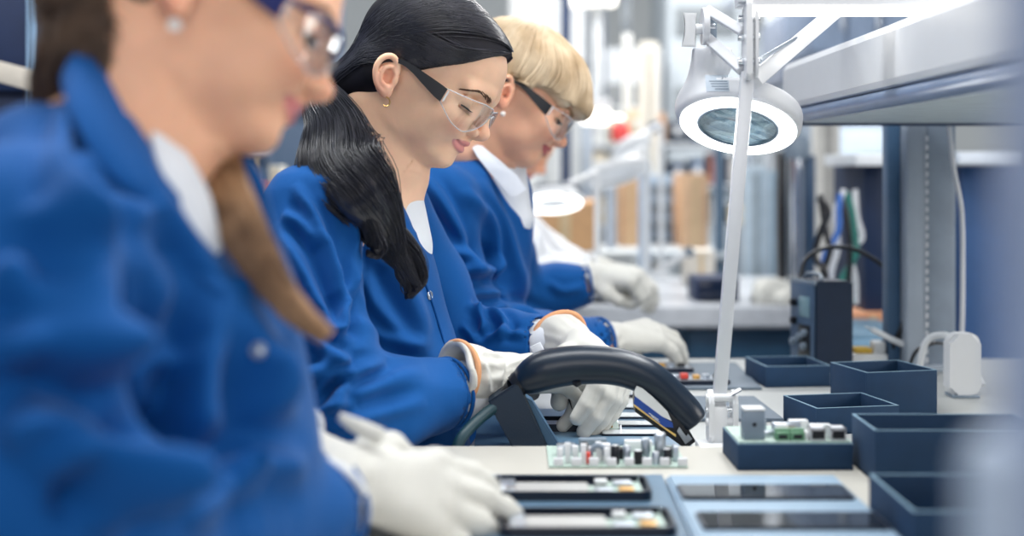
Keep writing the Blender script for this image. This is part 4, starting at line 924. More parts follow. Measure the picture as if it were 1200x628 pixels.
polymat('work_mat', 'dark grey anti-static mat beside the small black box', [(919, 494), (884, 467), (800, 467), (800, 494)], .7705, M_esd, .004)
polymat('work_mat', 'blue-grey mat under the two opened phones at the photo bottom', [(540, 640), (540, 558), (776, 558), (812, 640)], .7905, M_bluemat, .002)
# --- black card boxes
def card_box(label, fl, w, dp, h, z, rz, rim=M_boxrim, th=.0028, group=None):
    t = thing('storage_box', label, 'box', (fl[0], fl[1], z), math.radians(rz))
    b = B(); b.box((w/2, dp/2, th/2), (w, dp, th)); 
    b.done('bottom', M_boxin, t)
    for c, s in (((w/2, th/2, h/2), (w, th, h)), ((w/2, dp-th/2, h/2), (w, th, h)), ((th/2, dp/2, h/2), (th, dp-2*th, h)), ((w-th/2, dp/2, h/2), (th, dp-2*th, h))):
        B().box(c, s, bev=.0005).done('side', M_boxblk, t)
    r = B(); e = .0006
    r.box((w/2, th/2, h+e/2), (w, th, e)).box((w/2, dp-th/2, h+e/2), (w, th, e)).box((th/2, dp/2, h+e/2), (th, dp-2*th, e)).box((w-th/2, dp/2, h+e/2), (th, dp-2*th, e))
    r.done('rim', rim, t); return t
card_box('small black open box between the larger box and the mat', (.380, 1.757), .112, .105, .033, .77, 12)
card_box('taller dark navy open box behind the small black one', (.4735, 1.88), .105, .105, .060, .77, 14)
card_box('low dark open box in front of the black power supply', (.386, 2.140), .102, .112, .032, .77, 7)
card_box('large dark box at the right in front, its rim at the network sockets', (.3600, 1.397), .17, .095, .052, .79, 0)
card_box('open black box nearest the camera at the lower right corner', (.3220, 1.13), .19, .14, .036, .79, 0)
# --- circuit boards
def rj45(b, x, y, z, M=None):
    # metal can with a real opening facing the viewer
    w, d, h, t = .0165, .016, .0135, .0014
    b.box((x, y+d-t/2, z+h/2), (w, t, h)); b.box((x-w/2+t/2, y+d/2, z+h/2), (t, d, h)); b.box((x+w/2-t/2, y+d/2, z+h/2), (t, d, h)); b.box((x, y+d/2, z+h-t/2), (w, d, t)); b.box((x, y+d/2, z+.0016), (w, d, .0032)); b.box((x, y+.0006, z+h-.0025), (w, .0012, .003))
    b.box((x-w/2+.0025, y+.0006, z+h-.004), (.004, .0012, .006)); b.box((x+w/2-.0025, y+.0006, z+h-.004), (.004, .0012, .006))
tb = card_box('black tray carrying a circuit board with two network sockets', (.2335, 1.455), .1195, .095, .027, .79, 1)
pc = thing('circuit_board', 'circuit board with two network sockets lying on the black tray', 'circuit board', (.2345, 1.457, .8178), math.radians(1))
B().box((.0585, .044, .001), (.117, .088, .0018)).done('board', M_pcb, pc)
b = B().box((.018, .018, .017), (.022, .020, .030), bev=.001); b.done('relay', M_grey, pc)
B().box((.018, .018, .0335), (.0225, .0205, .003), bev=.001).done('relay_top', M_white, pc)
B().lathe([(.0001, .0005), (.0022, .0005), (.0022, 0), (.0001, 0)], frame_z((.018, .0076, .018), (0, -1, 0)), 14).done('relay_hole', M_black, pc)
for i in range(2):
    b = B(); x = .047+i*.0155; b.box((x, .010, .0065), (.0148, .012, .009), bev=.0004).box((x, .012, .0115), (.0148, .007, .003)); q = b.done('terminal_block', M_green, pc)
    B().box((x, .0038, .006), (.009, .0008, .004)).done('terminal_slot', M_black, q)
for i, x in enumerate((.0835, .1045)):
    b = B(); rj45(b, x, .0035, .0018); q = b.done('network_socket', M_whitep, pc); B().box((x, .0085, .0082), (.0122, .0145, .0080)).done('socket_dark_block', M_black, q)  # black block stands in for the shade inside each socket
for i, (x, y, w, h, m) in enumerate(((.036, .03, .02, .006, M_alu), (.052, .035, .012, .012, M_white), (.072, .012, .004, .009, M_white), (.068, .03, .012, .007, M_copper), (.06, .05, .03, .011, M_alu), (.095, .045, .022, .010, M_white), (.03, .06, .02, .013, M_alu), (.075, .06, .02, .012, M_white))):
    B().box((x, y, .0018+h/2), (w, .010, h), bev=.0006).done('component', m, pc)
# board on the cream top
pb = thing('circuit_board', 'populated circuit board lying on the cream bench top behind the opened phones', 'circuit board', (.0385, 1.466, .7903))
B().box((.0725, .055, .0012), (.145, .11, .0016)).done('board', M_pcb, pb)
rs = random.Random(5); Z0 = .002
def comp(name, m, fn): b = B(); fn(b); return b.done(name, m, pb)
for i in range(7): comp('header', M_white, lambda b: [b.box((.012+i*.0082, .012+.006*(i % 3), Z0+h/2), (.0062, .006, h), bev=.0006) for h in (.017+.004*(i % 2),)])
for i in range(8): comp('pin_socket', M_whitep, lambda b: b.box((.010+i*.0185, .004, Z0+.004), (.010, .005, .008), bev=.0008))
comp('fuse', M_red, lambda b: b.box((.0415, .010, Z0+.007), (.004, .008, .012), bev=.0008)); comp('fuse', M_red, lambda b: b.box((.028, .004, Z0+.004), (.006, .004, .006), bev=.0008))
comp('chip', M_black, lambda b: b.box((.039, .03, Z0+.009), (.008, .02, .018), bev=.0006))
for x, y, r, h, m in ((.070, .014, .0045, .019, M_black), (.094, .012, .0048, .014, M_black), (.118, .024, .0062, .030, M_alu), (.103, .026, .0048, .024, M_alu), (.112, .010, .0042, .013, M_alu), (.124, .010, .0042, .016, M_black), (.083, .022, .0042, .017, M_alu)):
    c = comp('capacitor', m, lambda b: b.lathe([(r*.9, Z0), (r, Z0+.001), (r, Z0+h-.0012), (r*.82, Z0+h), (.0001, Z0+h)], Matrix.Translation((x, y, 0)), 18))
    B().lathe([(.0001, 0), (r*.8, 0), (r*.8, .0004), (.0001, .0004)], Matrix.Translation((x, y, Z0+h)), 18).done('capacitor_top', M_white, c)
comp('coil', M_grey, lambda b: [b.tube([(.052+.0075*math.cos(a), .016, Z0+.011+.0075*math.sin(a)) for a in np.linspace(-.4, 3.55, 14)], .0026, 8)])
comp('transformer', M_whitep, lambda b: b.box((.060, .030, Z0+.009), (.012, .012, .018), bev=.001))
for x, y, w, h in ((.075, .04, .02, .012), (.13, .05, .014, .010), (.02, .06, .02, .012), (.05, .08, .03, .014), (.10, .08, .03, .012), (.135, .03, .006, .016), (.139, .008, .006, .006)):
    comp('component', rs.choice([M_alu, M_white, M_black, M_grey]), lambda b: b.box((x, y, Z0+h/2), (w, .012, h), bev=.0008))
# --- phones
def rrect(w, h, r, n=5):
    P = []
    for cx, cy, a0 in ((w/2-r, h/2-r, 0), (-w/2+r, h/2-r, 90), (-w/2+r, -h/2+r, 180), (w/2-r, -h/2+r, 270)):
        for k in range(n+1): a = math.radians(a0+90*k/n); P.append((cx+r*math.cos(a), cy+r*math.sin(a)))
    return P
def open_phone(label, c, rz, w=.150, h=.073, th=.009, variant=0):
    t = thing('opened_phone', label, 'phone', c, rz); b = B()
    o = rrect(w, h, .010); i_ = rrect(w-.006, h-.006, .008); n = len(o); bm = b.bm
    rings = [[Vector((x, y, 0)) for x, y in o], [Vector((x, y, th)) for x, y in o], [Vector((x, y, th)) for x, y in i_], [Vector((x, y, .002)) for x, y in i_]]
    b.ring_mesh(rings, cap=True); b.done('frame', M_frameblk, t)
    B().prism(rrect(w*.46, h*.50, .002), .0048, Matrix.Translation((-.018, -.006, .0021)), bev=.0006).done('battery', M_battery, t)
    B().prism([(-.0, -.03), (.062, -.03), (.062, .03), (.03, .03), (.03, .012), (0, .012)], .0015, Matrix.Translation((.006, 0, .0021))).done('main_board', M_pcb, t)
    for k, (x, y, sx, sy, m) in enumerate(((.030, -.018, .018, .014, M_alu), (.052, -.015, .014, .016, M_copper), (.050, .014, .018, .016, M_alu), (.030, .020, .012, .010, M_white), (-.060, .0, .014, .05, M_alu), (-.058, -.016, .010, .010, M_copper))):
        B().box((x, y, .0058), (sx, sy, .0045), bev=.0006).done('shield' if m is M_alu else 'connector', m, t)
    for sx, sy in ((.068, .030), (.068, -.030), (-.068, .030), (-.068, -.030)): B().lathe([(.0001, .0090), (.0018, .0088), (.0018, .0022), (.0001, .0022)], Matrix.Translation((sx, sy, 0)), 10).done('screw', M_chrome, t)
    return t
open_phone('opened phone in a dark frame just in front of the circuit board', (.056, 1.346, .7926), 0)
ph = open_phone('opened phone in a dark frame at the lower photo edge', (.064, 1.215, .7926), math.radians(1))
open_phone('opened phone under repair beneath the woman\'s fingertips', (.068, 1.80, .7722), 0, w=.11, h=.062)
B().box((-.038, -.014, .012), (.016, .014, .008), bev=.0008).done('orange_block', M_orange, [o for o in bpy.data.objects if o.name.startswith('opened_phone') and abs(o.location.y-1.80) < .01][0])
# glass panels in a row
PNL = [(733, 439, 30), (738, 449.5, 33), (741, 462, 36), (747, 477, 42), (752, 488, 48), (760, 497.5, 64), (772, 508, 72)]
NM = ['seventh', 'sixth', 'fifth', 'fourth', 'third', 'second', 'nearest']
for i, (x, y, w) in enumerate(PNL):
    q = tabpt(x+20, y, .7722); wd = .095+.004*i if i < 5 else .105; rr = rrect(wd, .036 if i < 5 else .034, .005); x0 = tabpt(x-w*.95, y, .7722).x
    t = thing('glass_panel', f'{NM[i]} from the front of the loose phone glass panels behind the scanner' if i < 6 else 'loose phone glass panel nearest the scanner head, front of its row', 'glass panel', (x0+wd/2, q.y, .7722), 0, 'loose phone glass panels')
    B().prism(rr, .0022, bev=.0004).done('edge_frame', M_frameblk, t)
    B().prism(rrect(wd-.004, .030 if i < 5 else .028, .004), .0006, Matrix.Translation((0, 0, .0021))).done('pale_face', mat('pale_glass', (214, 220, 224), rough=.12), t)
# opened phones and bits near the far glove
for i, (x, y, lb) in enumerate(((775, 434, 'dark opened phone under the blonde woman\'s glove'), (815, 448, 'dark opened phone with a red clip right of the far glove'))):
    q = tabpt(x, y, .7745); t = thing('opened_phone', lb, 'phone', (q.x, q.y, .7745), .05)
    B().prism(rrect(.10, .055, .008), .006, bev=.0008).done('frame', M_frameblk, t); B().prism(rrect(.088, .043, .005), .002, Matrix.Translation((0, 0, .005))).done('inner_plate', M_alu, t)
    for k in range(5): B().box((-.032+.016*k, .006*(k % 2)-.004, .0095), (.010, .014, .006), bev=.0006).done('shield', [M_alu, M_black, M_copper][k % 3], t)
    if i: B().box((-.02, -.012, .012), (.012, .012, .008), bev=.001).done('red_clip', M_red, t)
# --- tray with black glass phones
tr = thing('parts_tray', 'pale blue tray with black phone screens set in it', 'tray', (.148, 1.03, .7902))
B().prism([(0, 0), (.174, 0), (.172, .362), (.004, .362)], .0095, bev=.003).done('tray_plate', M_traylight, tr)
B().box((.086, .1, .0102), (.16, .006, .002), bev=.0008).done('divider', M_traylight, tr)
for i, (y, nm) in enumerate(((1.310, 'black phone screen in the far slot of the pale blue tray'), (1.203, 'black phone screen in the near slot of the pale blue tray'))):
    t = thing('phone_screen', nm, 'phone screen', (.2345+.004*(i == 1), y, .8000), 0, 'phone screens in the tray')
    B().prism(rrect(.158, .056, .004), .0022, bev=.0006).done('bezel', M_frameblk, t); B().prism(rrect(.152, .050, .003), .0006, Matrix.Translation((0, 0, .002))).done('screen_glass', M_glassblk, t)
# --- tweezers in the fingers
tw = thing('tweezers', 'dark fine-tipped tweezers held over the opened phone', 'tweezers', pt(668, 480, 1.765))
for s in (-1, 1): B().tube([pt(664, 456, 1.762)+Vector((0, s*.004, 0)), pt(667, 468, 1.764)+Vector((0, s*.005, 0)), pt(671, 481, 1.766)+Vector((0, s*.0007, 0))], [.0030, .0028, .0006], 8, flat=.5).done('arm', M_black, tw, True)
# --- hand scanner
sc = thing('barcode_scanner', 'black handheld scanner with arched handle resting on its stand', 'scanner', pt(720, 515, 1.66))
f = Field.uni(pt(600, 535, 1.66)-Vector((0, .05, 0)), pt(835, 395, 1.66)+Vector((0, .05, 0)), .0016)
C_ = crom([pt(617, 444, 1.66), pt(640, 433, 1.66), pt(680, 427.5, 1.66), pt(722, 429.5, 1.66), pt(756, 441, 1.66), pt(784, 463, 1.66), pt(809, 491, 1.66)], 5); Rr = np.interp(np.linspace(0, 6, len(C_)), range(7), [.0165, .0212, .0210, .0198, .0190, .0180, .0188]); f.chain(C_, Rr, .006)
e = pt(813, 497, 1.66); dn = Vector((.62, 0, -.78)).normalized(); 
f.put(lambda X, Y, Z: -((X-e[0])*dn[0]+(Z-e[2])*dn[2]), e-Vector((.06,)*3), e+Vector((.06,)*3), .004, 'sub')
f.cone(e-dn*.006, e+dn*.03, .011, .014, .003, 'sub')
V, Q = f.mesh(); body = npmesh('body', relax(V, Q, 2), Q, mat('scanner_plastic', (14, 30, 46), rough=.32, var=.04, bump=.05, bscale=2500), sc, True); bvs = bvh_of(V, Q)
B().prism([(-.012, -.010), (.012, -.010), (.012, .010), (-.012, .010)], .002, frame_z(e-dn*.005, dn)).done('window', M_glassblk, sc, True)
B().tube([pt(614, 446, 1.66), pt(607, 450, 1.66), pt(603, 453, 1.66)], [.0155, .0150, .0135], 20).done('handle_cap', M_black, sc, True)
# lower grip plate with the striped label
P_ = [(745, 450), (741, 460), (742, 478), (772, 500), (800, 521), (812, 512), (800, 492), (770, 466)]; o = pt(770, 480, 1.66)
M_ = Matrix.Translation(pt(0, 0, 1)*0) 
def vplate(name, pts, d, th, m, par, bev=.001):
    o = pt(pts[0][0], pts[0][1], d); poly = [((pt(x, y, d)-o).x, (pt(x, y, d)-o).z) for x, y in pts]
    M = Matrix(((1, 0, 0, o.x), (0, 0, -1, o.y), (0, 1, 0, o.z), (0, 0, 0, 1)))
    return B().prism(poly, th, M, bev=bev).done(name, m, par, True)
vplate('trigger_plate', P_, 1.672, .030, M_black, sc, .003)
vplate('white_label', [(746, 452), (743, 459), (744, 464), (776, 488), (787, 493), (782, 482), (765, 465), (753, 455)], 1.641, .0008, M_labelw, sc, 0)
vplate('blue_stripe', [(744, 464), (742.5, 473), (778, 500), (789, 501), (788, 495), (776, 488)], 1.6408, .0008, M_labelb, sc, 0)
vplate('yellow_stripe', [(742.5, 473), (743, 476), (792, 512), (792, 509), (778, 500)], 1.6406, .0008, M_labely, sc, 0)
for k in range(2): vplate('label_lettering', [(760+3*k, 484+3.4*k), (760.4+3*k, 483.3+3.4*k), (772+k, 491.6+2.8*k), (771.6+k, 492.3+2.8*k)], 1.6398, .0004, M_labelw, sc, 0)
vplate('chrome_tip', [(796, 500), (793, 505), (803, 520), (811, 514), (806, 508), (804, 512)], 1.640, .003, M_alu, sc, .0006)
B().tube([pt(672, 448, 1.645), pt(676, 450, 1.644), pt(680, 448, 1.645)], [.003, .004, .003], 10).done('trigger', M_black, sc, True)
st_ = thing('scanner_stand', 'dark angled stand holding up the scanner handle', 'stand', pt(620, 520, 1.68))
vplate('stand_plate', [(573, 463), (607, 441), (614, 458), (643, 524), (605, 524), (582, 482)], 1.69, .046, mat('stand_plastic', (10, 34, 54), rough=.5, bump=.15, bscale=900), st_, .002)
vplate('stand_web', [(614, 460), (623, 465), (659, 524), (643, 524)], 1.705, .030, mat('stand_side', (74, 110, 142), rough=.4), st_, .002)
B().box(pt(618, 532, 1.70)+Vector((.0, .01, -.006)), (.085, .08, .008), bev=.002).done('stand_base', M_black, st_, True)
B().tube([pt(604, 454, 1.66), pt(596, 462, 1.665), pt(588, 470, 1.67)], [.013, .011, .009], 16).done('cable_boot', M_black, sc, True)
B().tube([pt(588, 472, 1.66), pt(570, 484, 1.64), pt(552, 500, 1.62), pt(538, 518, 1.605), pt(532, 545, 1.60)], .0068, 12, smooth=5).done('cable', mat('cable_rubber', (12, 52, 62), rough=.45), sc, True)
# --- white gadgets at the right
g = thing('router', 'white rounded plastic device standing upright at the right of the boxes', 'device', (tabpt(1131, 466, .77).x, 2.06, .77))
B().prism(rrect(.046, .092, .014), .030, Matrix(((1, 0, 0, 0), (0, 0, -1, .015), (0, 1, 0, .047), (0, 0, 0, 1))), bev=.005, seg=3).done('shell', M_white, g)
B().box((0, 0, .002), (.040, .040, .004), bev=.001).done('foot', M_grey, g)
c_ = B().tube([pt(1152, 452, 2.1), pt(1120, 400, 2.15), pt(1098, 393, 2.17), pt(1084, 403, 2.18), pt(1078, 428, 2.19), pt(1076, 440, 2.2)], .0052, 10, smooth=5).done('white_cable', M_white); tag(c_, 'thick white cable looping down beside the white rounded device', 'cable')
g = thing('soldering_stand', 'low white soldering stand with a yellow sponge behind the navy box', 'soldering stand', (.585, 2.36, .77))
B().box((0, 0, .013), (.078, .05, .026), bev=.004).done('base', M_white, g); B().box((-.0, -.004, .030), (.030, .03, .010), bev=.003).done('sponge', M_yellow, g)
B().box((.028, 0, .035), (.02, .03, .02), bev=.003).done('holder', M_white, g)
g = thing('soldering_iron', 'white pen-like soldering iron leaning across the sponge stand', 'soldering iron', pt(1045, 398, 2.33))
B().tube([pt(1071, 409, 2.33), pt(1046, 398, 2.33), pt(1022, 386, 2.33)], [.0056, .0052, .0045], 12).done('handle', M_white, g, True); B().tube([pt(1022, 386, 2.33), pt(1013, 382, 2.33)], [.0025, .001], 8).done('tip', M_alu, g, True)
# power supply
ps = thing('power_supply', 'black bench power supply with dials and a cable on top', 'power supply', (.4976, 2.30, .77), math.radians(0))
a_ = Vector((.4976, 2.30, 0)); q_ = [(0, 0), (.060, .004), (.034, .088), (-.0245, .082)]
B().prism(q_, .149, bev=.003).done('case', mat('psu_case', (8, 30, 54), rough=.5), ps)
nrm = Vector((-.082, -.0245, 0)).normalized(); ux = Vector((-.0245, .082, 0)).normalized()
def fp(u, v, w=0): return Vector((0, 0, 0))+ux*u+Vector((0, 0, v))-Vector((nrm.x, nrm.y, 0))*-1*w
def panel(name, u0, u1, v0, v1, w, m):
    c = ux*((u0+u1)/2)+Vector((0, 0, (v0+v1)/2))+nrm*w*.5; R = Matrix((ux, -nrm, Vector((0, 0, 1)))).transposed(); return B().box(c, (u1-u0, w, v1-v0), rot=R, bev=.0006).done(name, m, ps)
panel('front_panel', .004, .082, .006, .143, .004, mat('psu_front', (70, 92, 118), rough=.45)); panel('display', .016, .05, .088, .122, .0055, mat('display_grey', (120, 150, 160), rough=.2)); panel('dark_window', .014, .054, .020, .075, .0050, M_black)
for u, v in ((.065, .11), (.065, .08), (.03, .04), (.044, .055), (.066, .045), (.028, .062)):
    B().lathe([(.0065, 0), (.006, .008), (.0045, .009), (.0001, .009)], frame_z(ux*u+Vector((0, 0, v))+nrm*.004, nrm), 16).done('dial', M_black if v > .07 else M_grey, ps)
panel('top_vent', .0, .082, .143, .149, .003, M_grey); B().tube([Vector((.01, .01, .150)), Vector((.012, .03, .158)), Vector((.0, .06, .158)), Vector((-.006, .075, .150))], .003, 8, smooth=4).done('carry_handle', M_grey, ps)
c_ = B().tube([pt(938, 328, 2.40), pt(944, 305, 2.42), pt(966, 291, 2.42), (pt(1000, 292, 2.42)), pt(1035, 312, 2.40), pt(1058, 345, 2.36), pt(1058, 378, 2.34), pt(1048, 402, 2.34), pt(1042, 428, 2.36)], .0038, 10, smooth=6).done('black_cable', M_black); tag(c_, 'black cable arching from the power supply down past the upright', 'cable')
c_ = B().tube([pt(1135, 402, 2.3), pt(1115, 404, 2.28), pt(1096, 402, 2.2), pt(1075, 410, 2.2), pt(1066, 428, 2.2)], .003, 8, smooth=5).done('black_cable', M_black); tag(c_, 'thin dark cable bending in front of the uprights foot', 'cable')
# ---------------------------------------------------------------- magnifier lamp in front
ml = thing('magnifier_lamp', 'white magnifier lamp with lit ring and thin stick, clamped to the bench', 'lamp', pt(842, 522, 1.60))
def bar(name, a, b_, w, t, m, par, ref=(0, 1, 0), bev=.0015):
    a, b_ = Vector(a), Vector(b_); z = (b_-a).normalized(); x = Vector(ref).cross(z).normalized(); y = z.cross(x); R = Matrix((x, y, z)).transposed()
    return B().box((a+b_)/2, (w, t, (b_-a).length), rot=R, bev=bev).done(name, m, par, True)
LW = M_whitep
bar('stick', pt(842, 476, 1.615), pt(876, 84, 1.615), .0150, .013, LW, ml)
# clamp
B().box(pt(842, 505, 1.612), (.020, .022, .060), bev=.004).done('clamp_body', M_white, ml, True)
for s, x in ((-1, 829), (1, 857)): 
    B().prism(rrect(.030, .066, .014), .006, Matrix.Translation(pt(x, 490, 1.612)) @ Matrix.Rotation(PI/2, 4, 'Y') @ Matrix.Rotation(PI/2, 4, 'Z'), bev=.002).done('clamp_cheek', M_white, ml, True)
for y, w in ((466, .014), (480, .012), (494, .014)): B().cyl(pt(827, y, 1.606), pt(859, y, 1.606), w*.32, n=14).done('clamp_pin', M_chrome if y == 480 else M_white, ml, True)
B().box(pt(843, 523, 1.600), (.050, .045, .008), bev=.002).box(pt(843, 523, 1.60)+Vector((0, .012, -.022)), (.035, .010, .045), bev=.002).done('clamp_jaw', M_white, ml, True)
B().cyl(pt(857, 462, 1.60), pt(868, 456, 1.60), .003, n=10).done('clamp_screw', M_chrome, ml, True)
# top joint
for x in (871.5, 883.5):
    B().prism(rrect(.082, .026, .0125, 8), .0035, Matrix.Translation(pt(x, 50, 1.612)) @ Matrix.Rotation(PI/2, 4, 'Y'), bev=.001).done('joint_plate', LW, ml, True)
B().prism(rrect(.094, .018, .008, 8), .007, Matrix.Translation(pt(873.5, 46, 1.600)) @ Matrix.Rotation(PI/2, 4, 'Y'), bev=.0015).done('joint_core', M_white, ml, True)
for y in (22, 44, 72): B().cyl(pt(865, y, 1.612), pt(890, y, 1.612), .0042, n=14).done('rivet', M_chrome, ml, True)
bar('upper_arm', pt(829, 12, 1.69), pt(872, 38, 1.615), .0115, .010, LW, ml); bar('lower_arm', pt(829, 45, 1.69), pt(870, 82, 1.615), .0125, .010, LW, ml)
bar('rear_arm', pt(884, 94, 1.625), pt(990, 4, 1.88), .019, .012, LW, ml)
bar('rear_arm_rod', pt(890, 70, 1.63), pt(985, 14, 1.88), .005, .005, M_alu, ml)
# head joint, disc and wing nut
B().cyl(pt(822.5, 31, 1.69), pt(829.5, 31, 1.69), .0225, n=36).done('joint_disc', LW, ml, True); B().box(pt(833, 34, 1.70), (.012, .022, .032), bev=.002).done('joint_block', M_grey, ml, True)
B().cyl(pt(815, 34, 1.69), pt(823, 34, 1.69), .0065, n=16).done('nut_hub', M_white, ml, True); B().cyl(pt(819, 31, 1.69), pt(838, 31, 1.69), .004, n=12).done('bolt', M_chrome, ml, True)
o_ = pt(809, 35, 1.69); poly = [(-.0085, .0205), (.0075, .0200), (.0045, .002), (.0065, -.0205), (-.0105, -.0200), (-.0050, .0)]
B().prism(poly, .006, Matrix(((1, 0, 0, o_.x), (0, 0, -1, o_.y+.003), (0, 1, 0, o_.z), (0, 0, 0, 1))), bev=.0014).done('wing_nut', M_white, ml, True)
# ring head
n_ = Vector((-.189, -.417, -.889)).normalized(); cr = pt(865, 146, 1.72); S_ = .0775
f = Field.uni(cr-Vector((.11, .11, .06)), cr+Vector((.11, .11, .13)), .0017)
def ringf(X, Y, Z):
    x, y, z = X-cr.x, Y-cr.y, Z-cr.z; h = x*n_.x+y*n_.y+z*n_.z; r = np.sqrt(np.maximum(x*x+y*y+z*z-h*h, 0)); q = np.sqrt(np.maximum(np.abs(r-.0610)-.0070, 0)**2+np.maximum(np.abs(h+.011)-.006, 0)**2)-.0085; return q
f.put(ringf, cr-Vector((.13,)*3), cr+Vector((.13,)*3), .01)
u1 = n_.cross(Vector((0, 1, 0))).normalized(); back = (pt(838, 100, 1.765)-cr); back = (back-n_*back.dot(n_)).normalized()
nk = pt(835, 66, 1.70)
for s in (-1, 0, 1):
    q = n_.cross(back).normalized(); f.cone(nk+q*s*.010, cr+back*.055+q*s*.034-n_*.014, .0155, .0115, .014)
    f.cone(nk+q*s*.010, cr+back*.030+q*s*.054-n_*.012, .0150, .0090, .014)
f.cone(nk, nk+Vector((-.001, 0, .012)), .0235, .0235, .004)
f.put(lambda X, Y, Z: np.maximum(np.sqrt(np.maximum((X-cr.x)**2+(Y-cr.y)**2+(Z-cr.z)**2-((X-cr.x)*n_.x+(Y-cr.y)*n_.y+(Z-cr.z)*n_.z)**2, 0))-.0475, np.abs((X-cr.x)*n_.x+(Y-cr.y)*n_.y+(Z-cr.z)*n_.z)-.06), cr-Vector((.1,)*3), cr+Vector((.1,)*3), .002, 'sub')
tp = nk+Vector((0, 0, .010)); f.put(lambda X, Y, Z: -(Z-tp.z)+0*X+0*Y, tp-Vector((.05,)*3), tp+Vector((.05,)*3), .002, 'sub')
V, Q = f.mesh(); npmesh('lamp_head', relax(V, Q, 3), Q, LW, ml, True)
Mn = frame_z(cr, n_); B().lathe([(.0500, .0040), (.0520, .0055), (.0690, .0055), (.0712, .0040), (.0712, .002), (.0500, .002)], Mn, 64, cap=False).done('light_ring', emitmat('ring_light', (250, 252, 250), 3.0), ml, True)
B().lathe([(.0001, -.006), (.02, -.0052), (.036, -.003), (.0475, .001), (.0475, .003), (.036, .0055), (.02, .0072), (.0001, .008)], Mn, 48, cap=False).done('magnifying_lens', glassmat('magnifier_glass', (214, 230, 236), base=.10, gl=.9, rough=.03), ml, True)
B().lathe([(.0465, -.012), (.0485, -.012), (.0485, .0045), (.0465, .0045)], Mn, 48, cap=False).done('lens_rim', M_grey, ml, True)
# rating label on the neck
nb = bvh_of(V, Q); rows = drape(nb, [[(x+dx, y) for x in np.linspace(826, 853, 5)] for y, dx in zip(np.linspace(88, 107, 4), (0, .7, 1.3, 2))], .0008, 1.72)
B().sheet(rows, .0004).done('rating_label', mat('label_grey', (178, 190, 202), rough=.5), ml, True)
for k, (x0, x1) in enumerate(((831, 852), (833, 853), (834, 853), (838, 854))):
    y = 94.5+k*3.0; r = drape(nb, [[(x, y+q) for x in np.linspace(x0, x1, 5)] for q in (0, 1.2)], .0013, 1.72); B().sheet(r, .0002).done('label_lettering', M_grey, ml, True)
def text(name, s, size, M, m, par, ext=.0002):
    c = bpy.data.curves.new(name, 'FONT'); c.body = s; c.size = size; c.extrude = ext; c.align_x = 'CENTER'; c.align_y = 'CENTER'; t = bpy.data.objects.new(name, c); COL.objects.link(t)
    me = bpy.data.meshes.new_from_object(t.evaluated_get(bpy.context.evaluated_depsgraph_get())); bpy.data.objects.remove(t); bpy.data.curves.remove(c); me.transform(M); return link(name, me, m, par, True, smooth=False)
bpy.context.view_layer.update()
q = drape(nb, [[(848, 91.2)], [(840, 91.2)]], .0016, 1.72)
if q[0][0]: text('ce_mark', 'CE', .0052, Matrix.Translation(q[0][0]) @ Matrix.Rotation(PI/2, 4, 'X') @ Matrix.Rotation(PI, 4, 'Z'), M_grey, ml)
# small joint plate texts are left plain
rl = bpy.data.lights.new('ring_lamp_light', 'AREA'); rl.shape = 'DISK'; rl.size = .13; rl.energy = .9; rl.color = (.97, .99, 1)
o = bpy.data.objects.new('ring_lamp_light', rl); COL.objects.link(o); o.location = cr+n_*.012; o.rotation_euler = n_.to_track_quat('-Z', 'Y').to_euler()
# ---------------------------------------------------------------- over-bench frame
def xf(px, d): return (px-600)/F*d
sh = thing('bench_shelf', 'white rounded over-bench shelf running towards the camera at the top right', 'shelf', (.45, 1.5, 1.18))
X0 = .435; yb, yf = .45, 2.26
prof = [(.0, .010), (.004, .003), (.012, 0), (.050, .0), (.050, .078), (.016, .078), (.006, .074), (.0, .064)]     # x,z
b = B(); b.ring_mesh([[Vector((X0+x, y, 1.196+z)) for x, z in prof] for y in (yb, yf)]); b.done('fascia', M_whitep, sh, True, angle=25)
b = B(); b.tube([(X0+.012, yf-.01, 1.186), (X0+.012, yb, 1.186)], .0105, 20); b.done('front_rail', mat('rail_blue', (104, 124, 156), rough=.3), sh, True)
B().box(((X0+.03+1.15)/2, (yb+yf)/2, 1.180), (1.15-X0-.03, yf-yb-.02, .008), bev=.002).done('shelf_panel', mat('frosted_panel', (196, 206, 208), rough=.4), sh, True)
B().box((X0+.38, yf+.004, 1.178), (.70, .012, .012), bev=.002).done('rear_rail', mat('dark_rail', (34, 54, 84), rough=.4), sh, True)
B().box((X0+.4, yf-.05, 1.225), (.72, .04, .05), bev=.004).done('rear_beam', M_steelp, sh, True)
B().box((X0+.45, (yb+yf)/2, 1.278), (.80, yf-yb, .006), bev=.002).done('upper_panel', M_whitep, sh, True)
# LED strip fixture
ls = thing('strip_light', 'glowing white strip light cropped by the top edge above the shelf', 'lamp', (.488, 1.62, 1.288))
B().prism(rrect(.46, .05, .012, 6), .030, Matrix(((1, 0, 0, 0), (0, 1, 0, 0), (0, 0, 1, 0), (0, 0, 0, 1))), bev=.004).done('housing', M_whitep, ls)
B().prism(rrect(.44, .044, .020, 8), .012, Matrix.Translation((0, 0, -.008)), bev=.004, seg=3).done('diffuser', M_led, ls)
for x in (-.18, .18): B().cyl((x, 0, .03), (x, 0, .30), .006, n=12).done('hanger_rod', M_alu, ls)
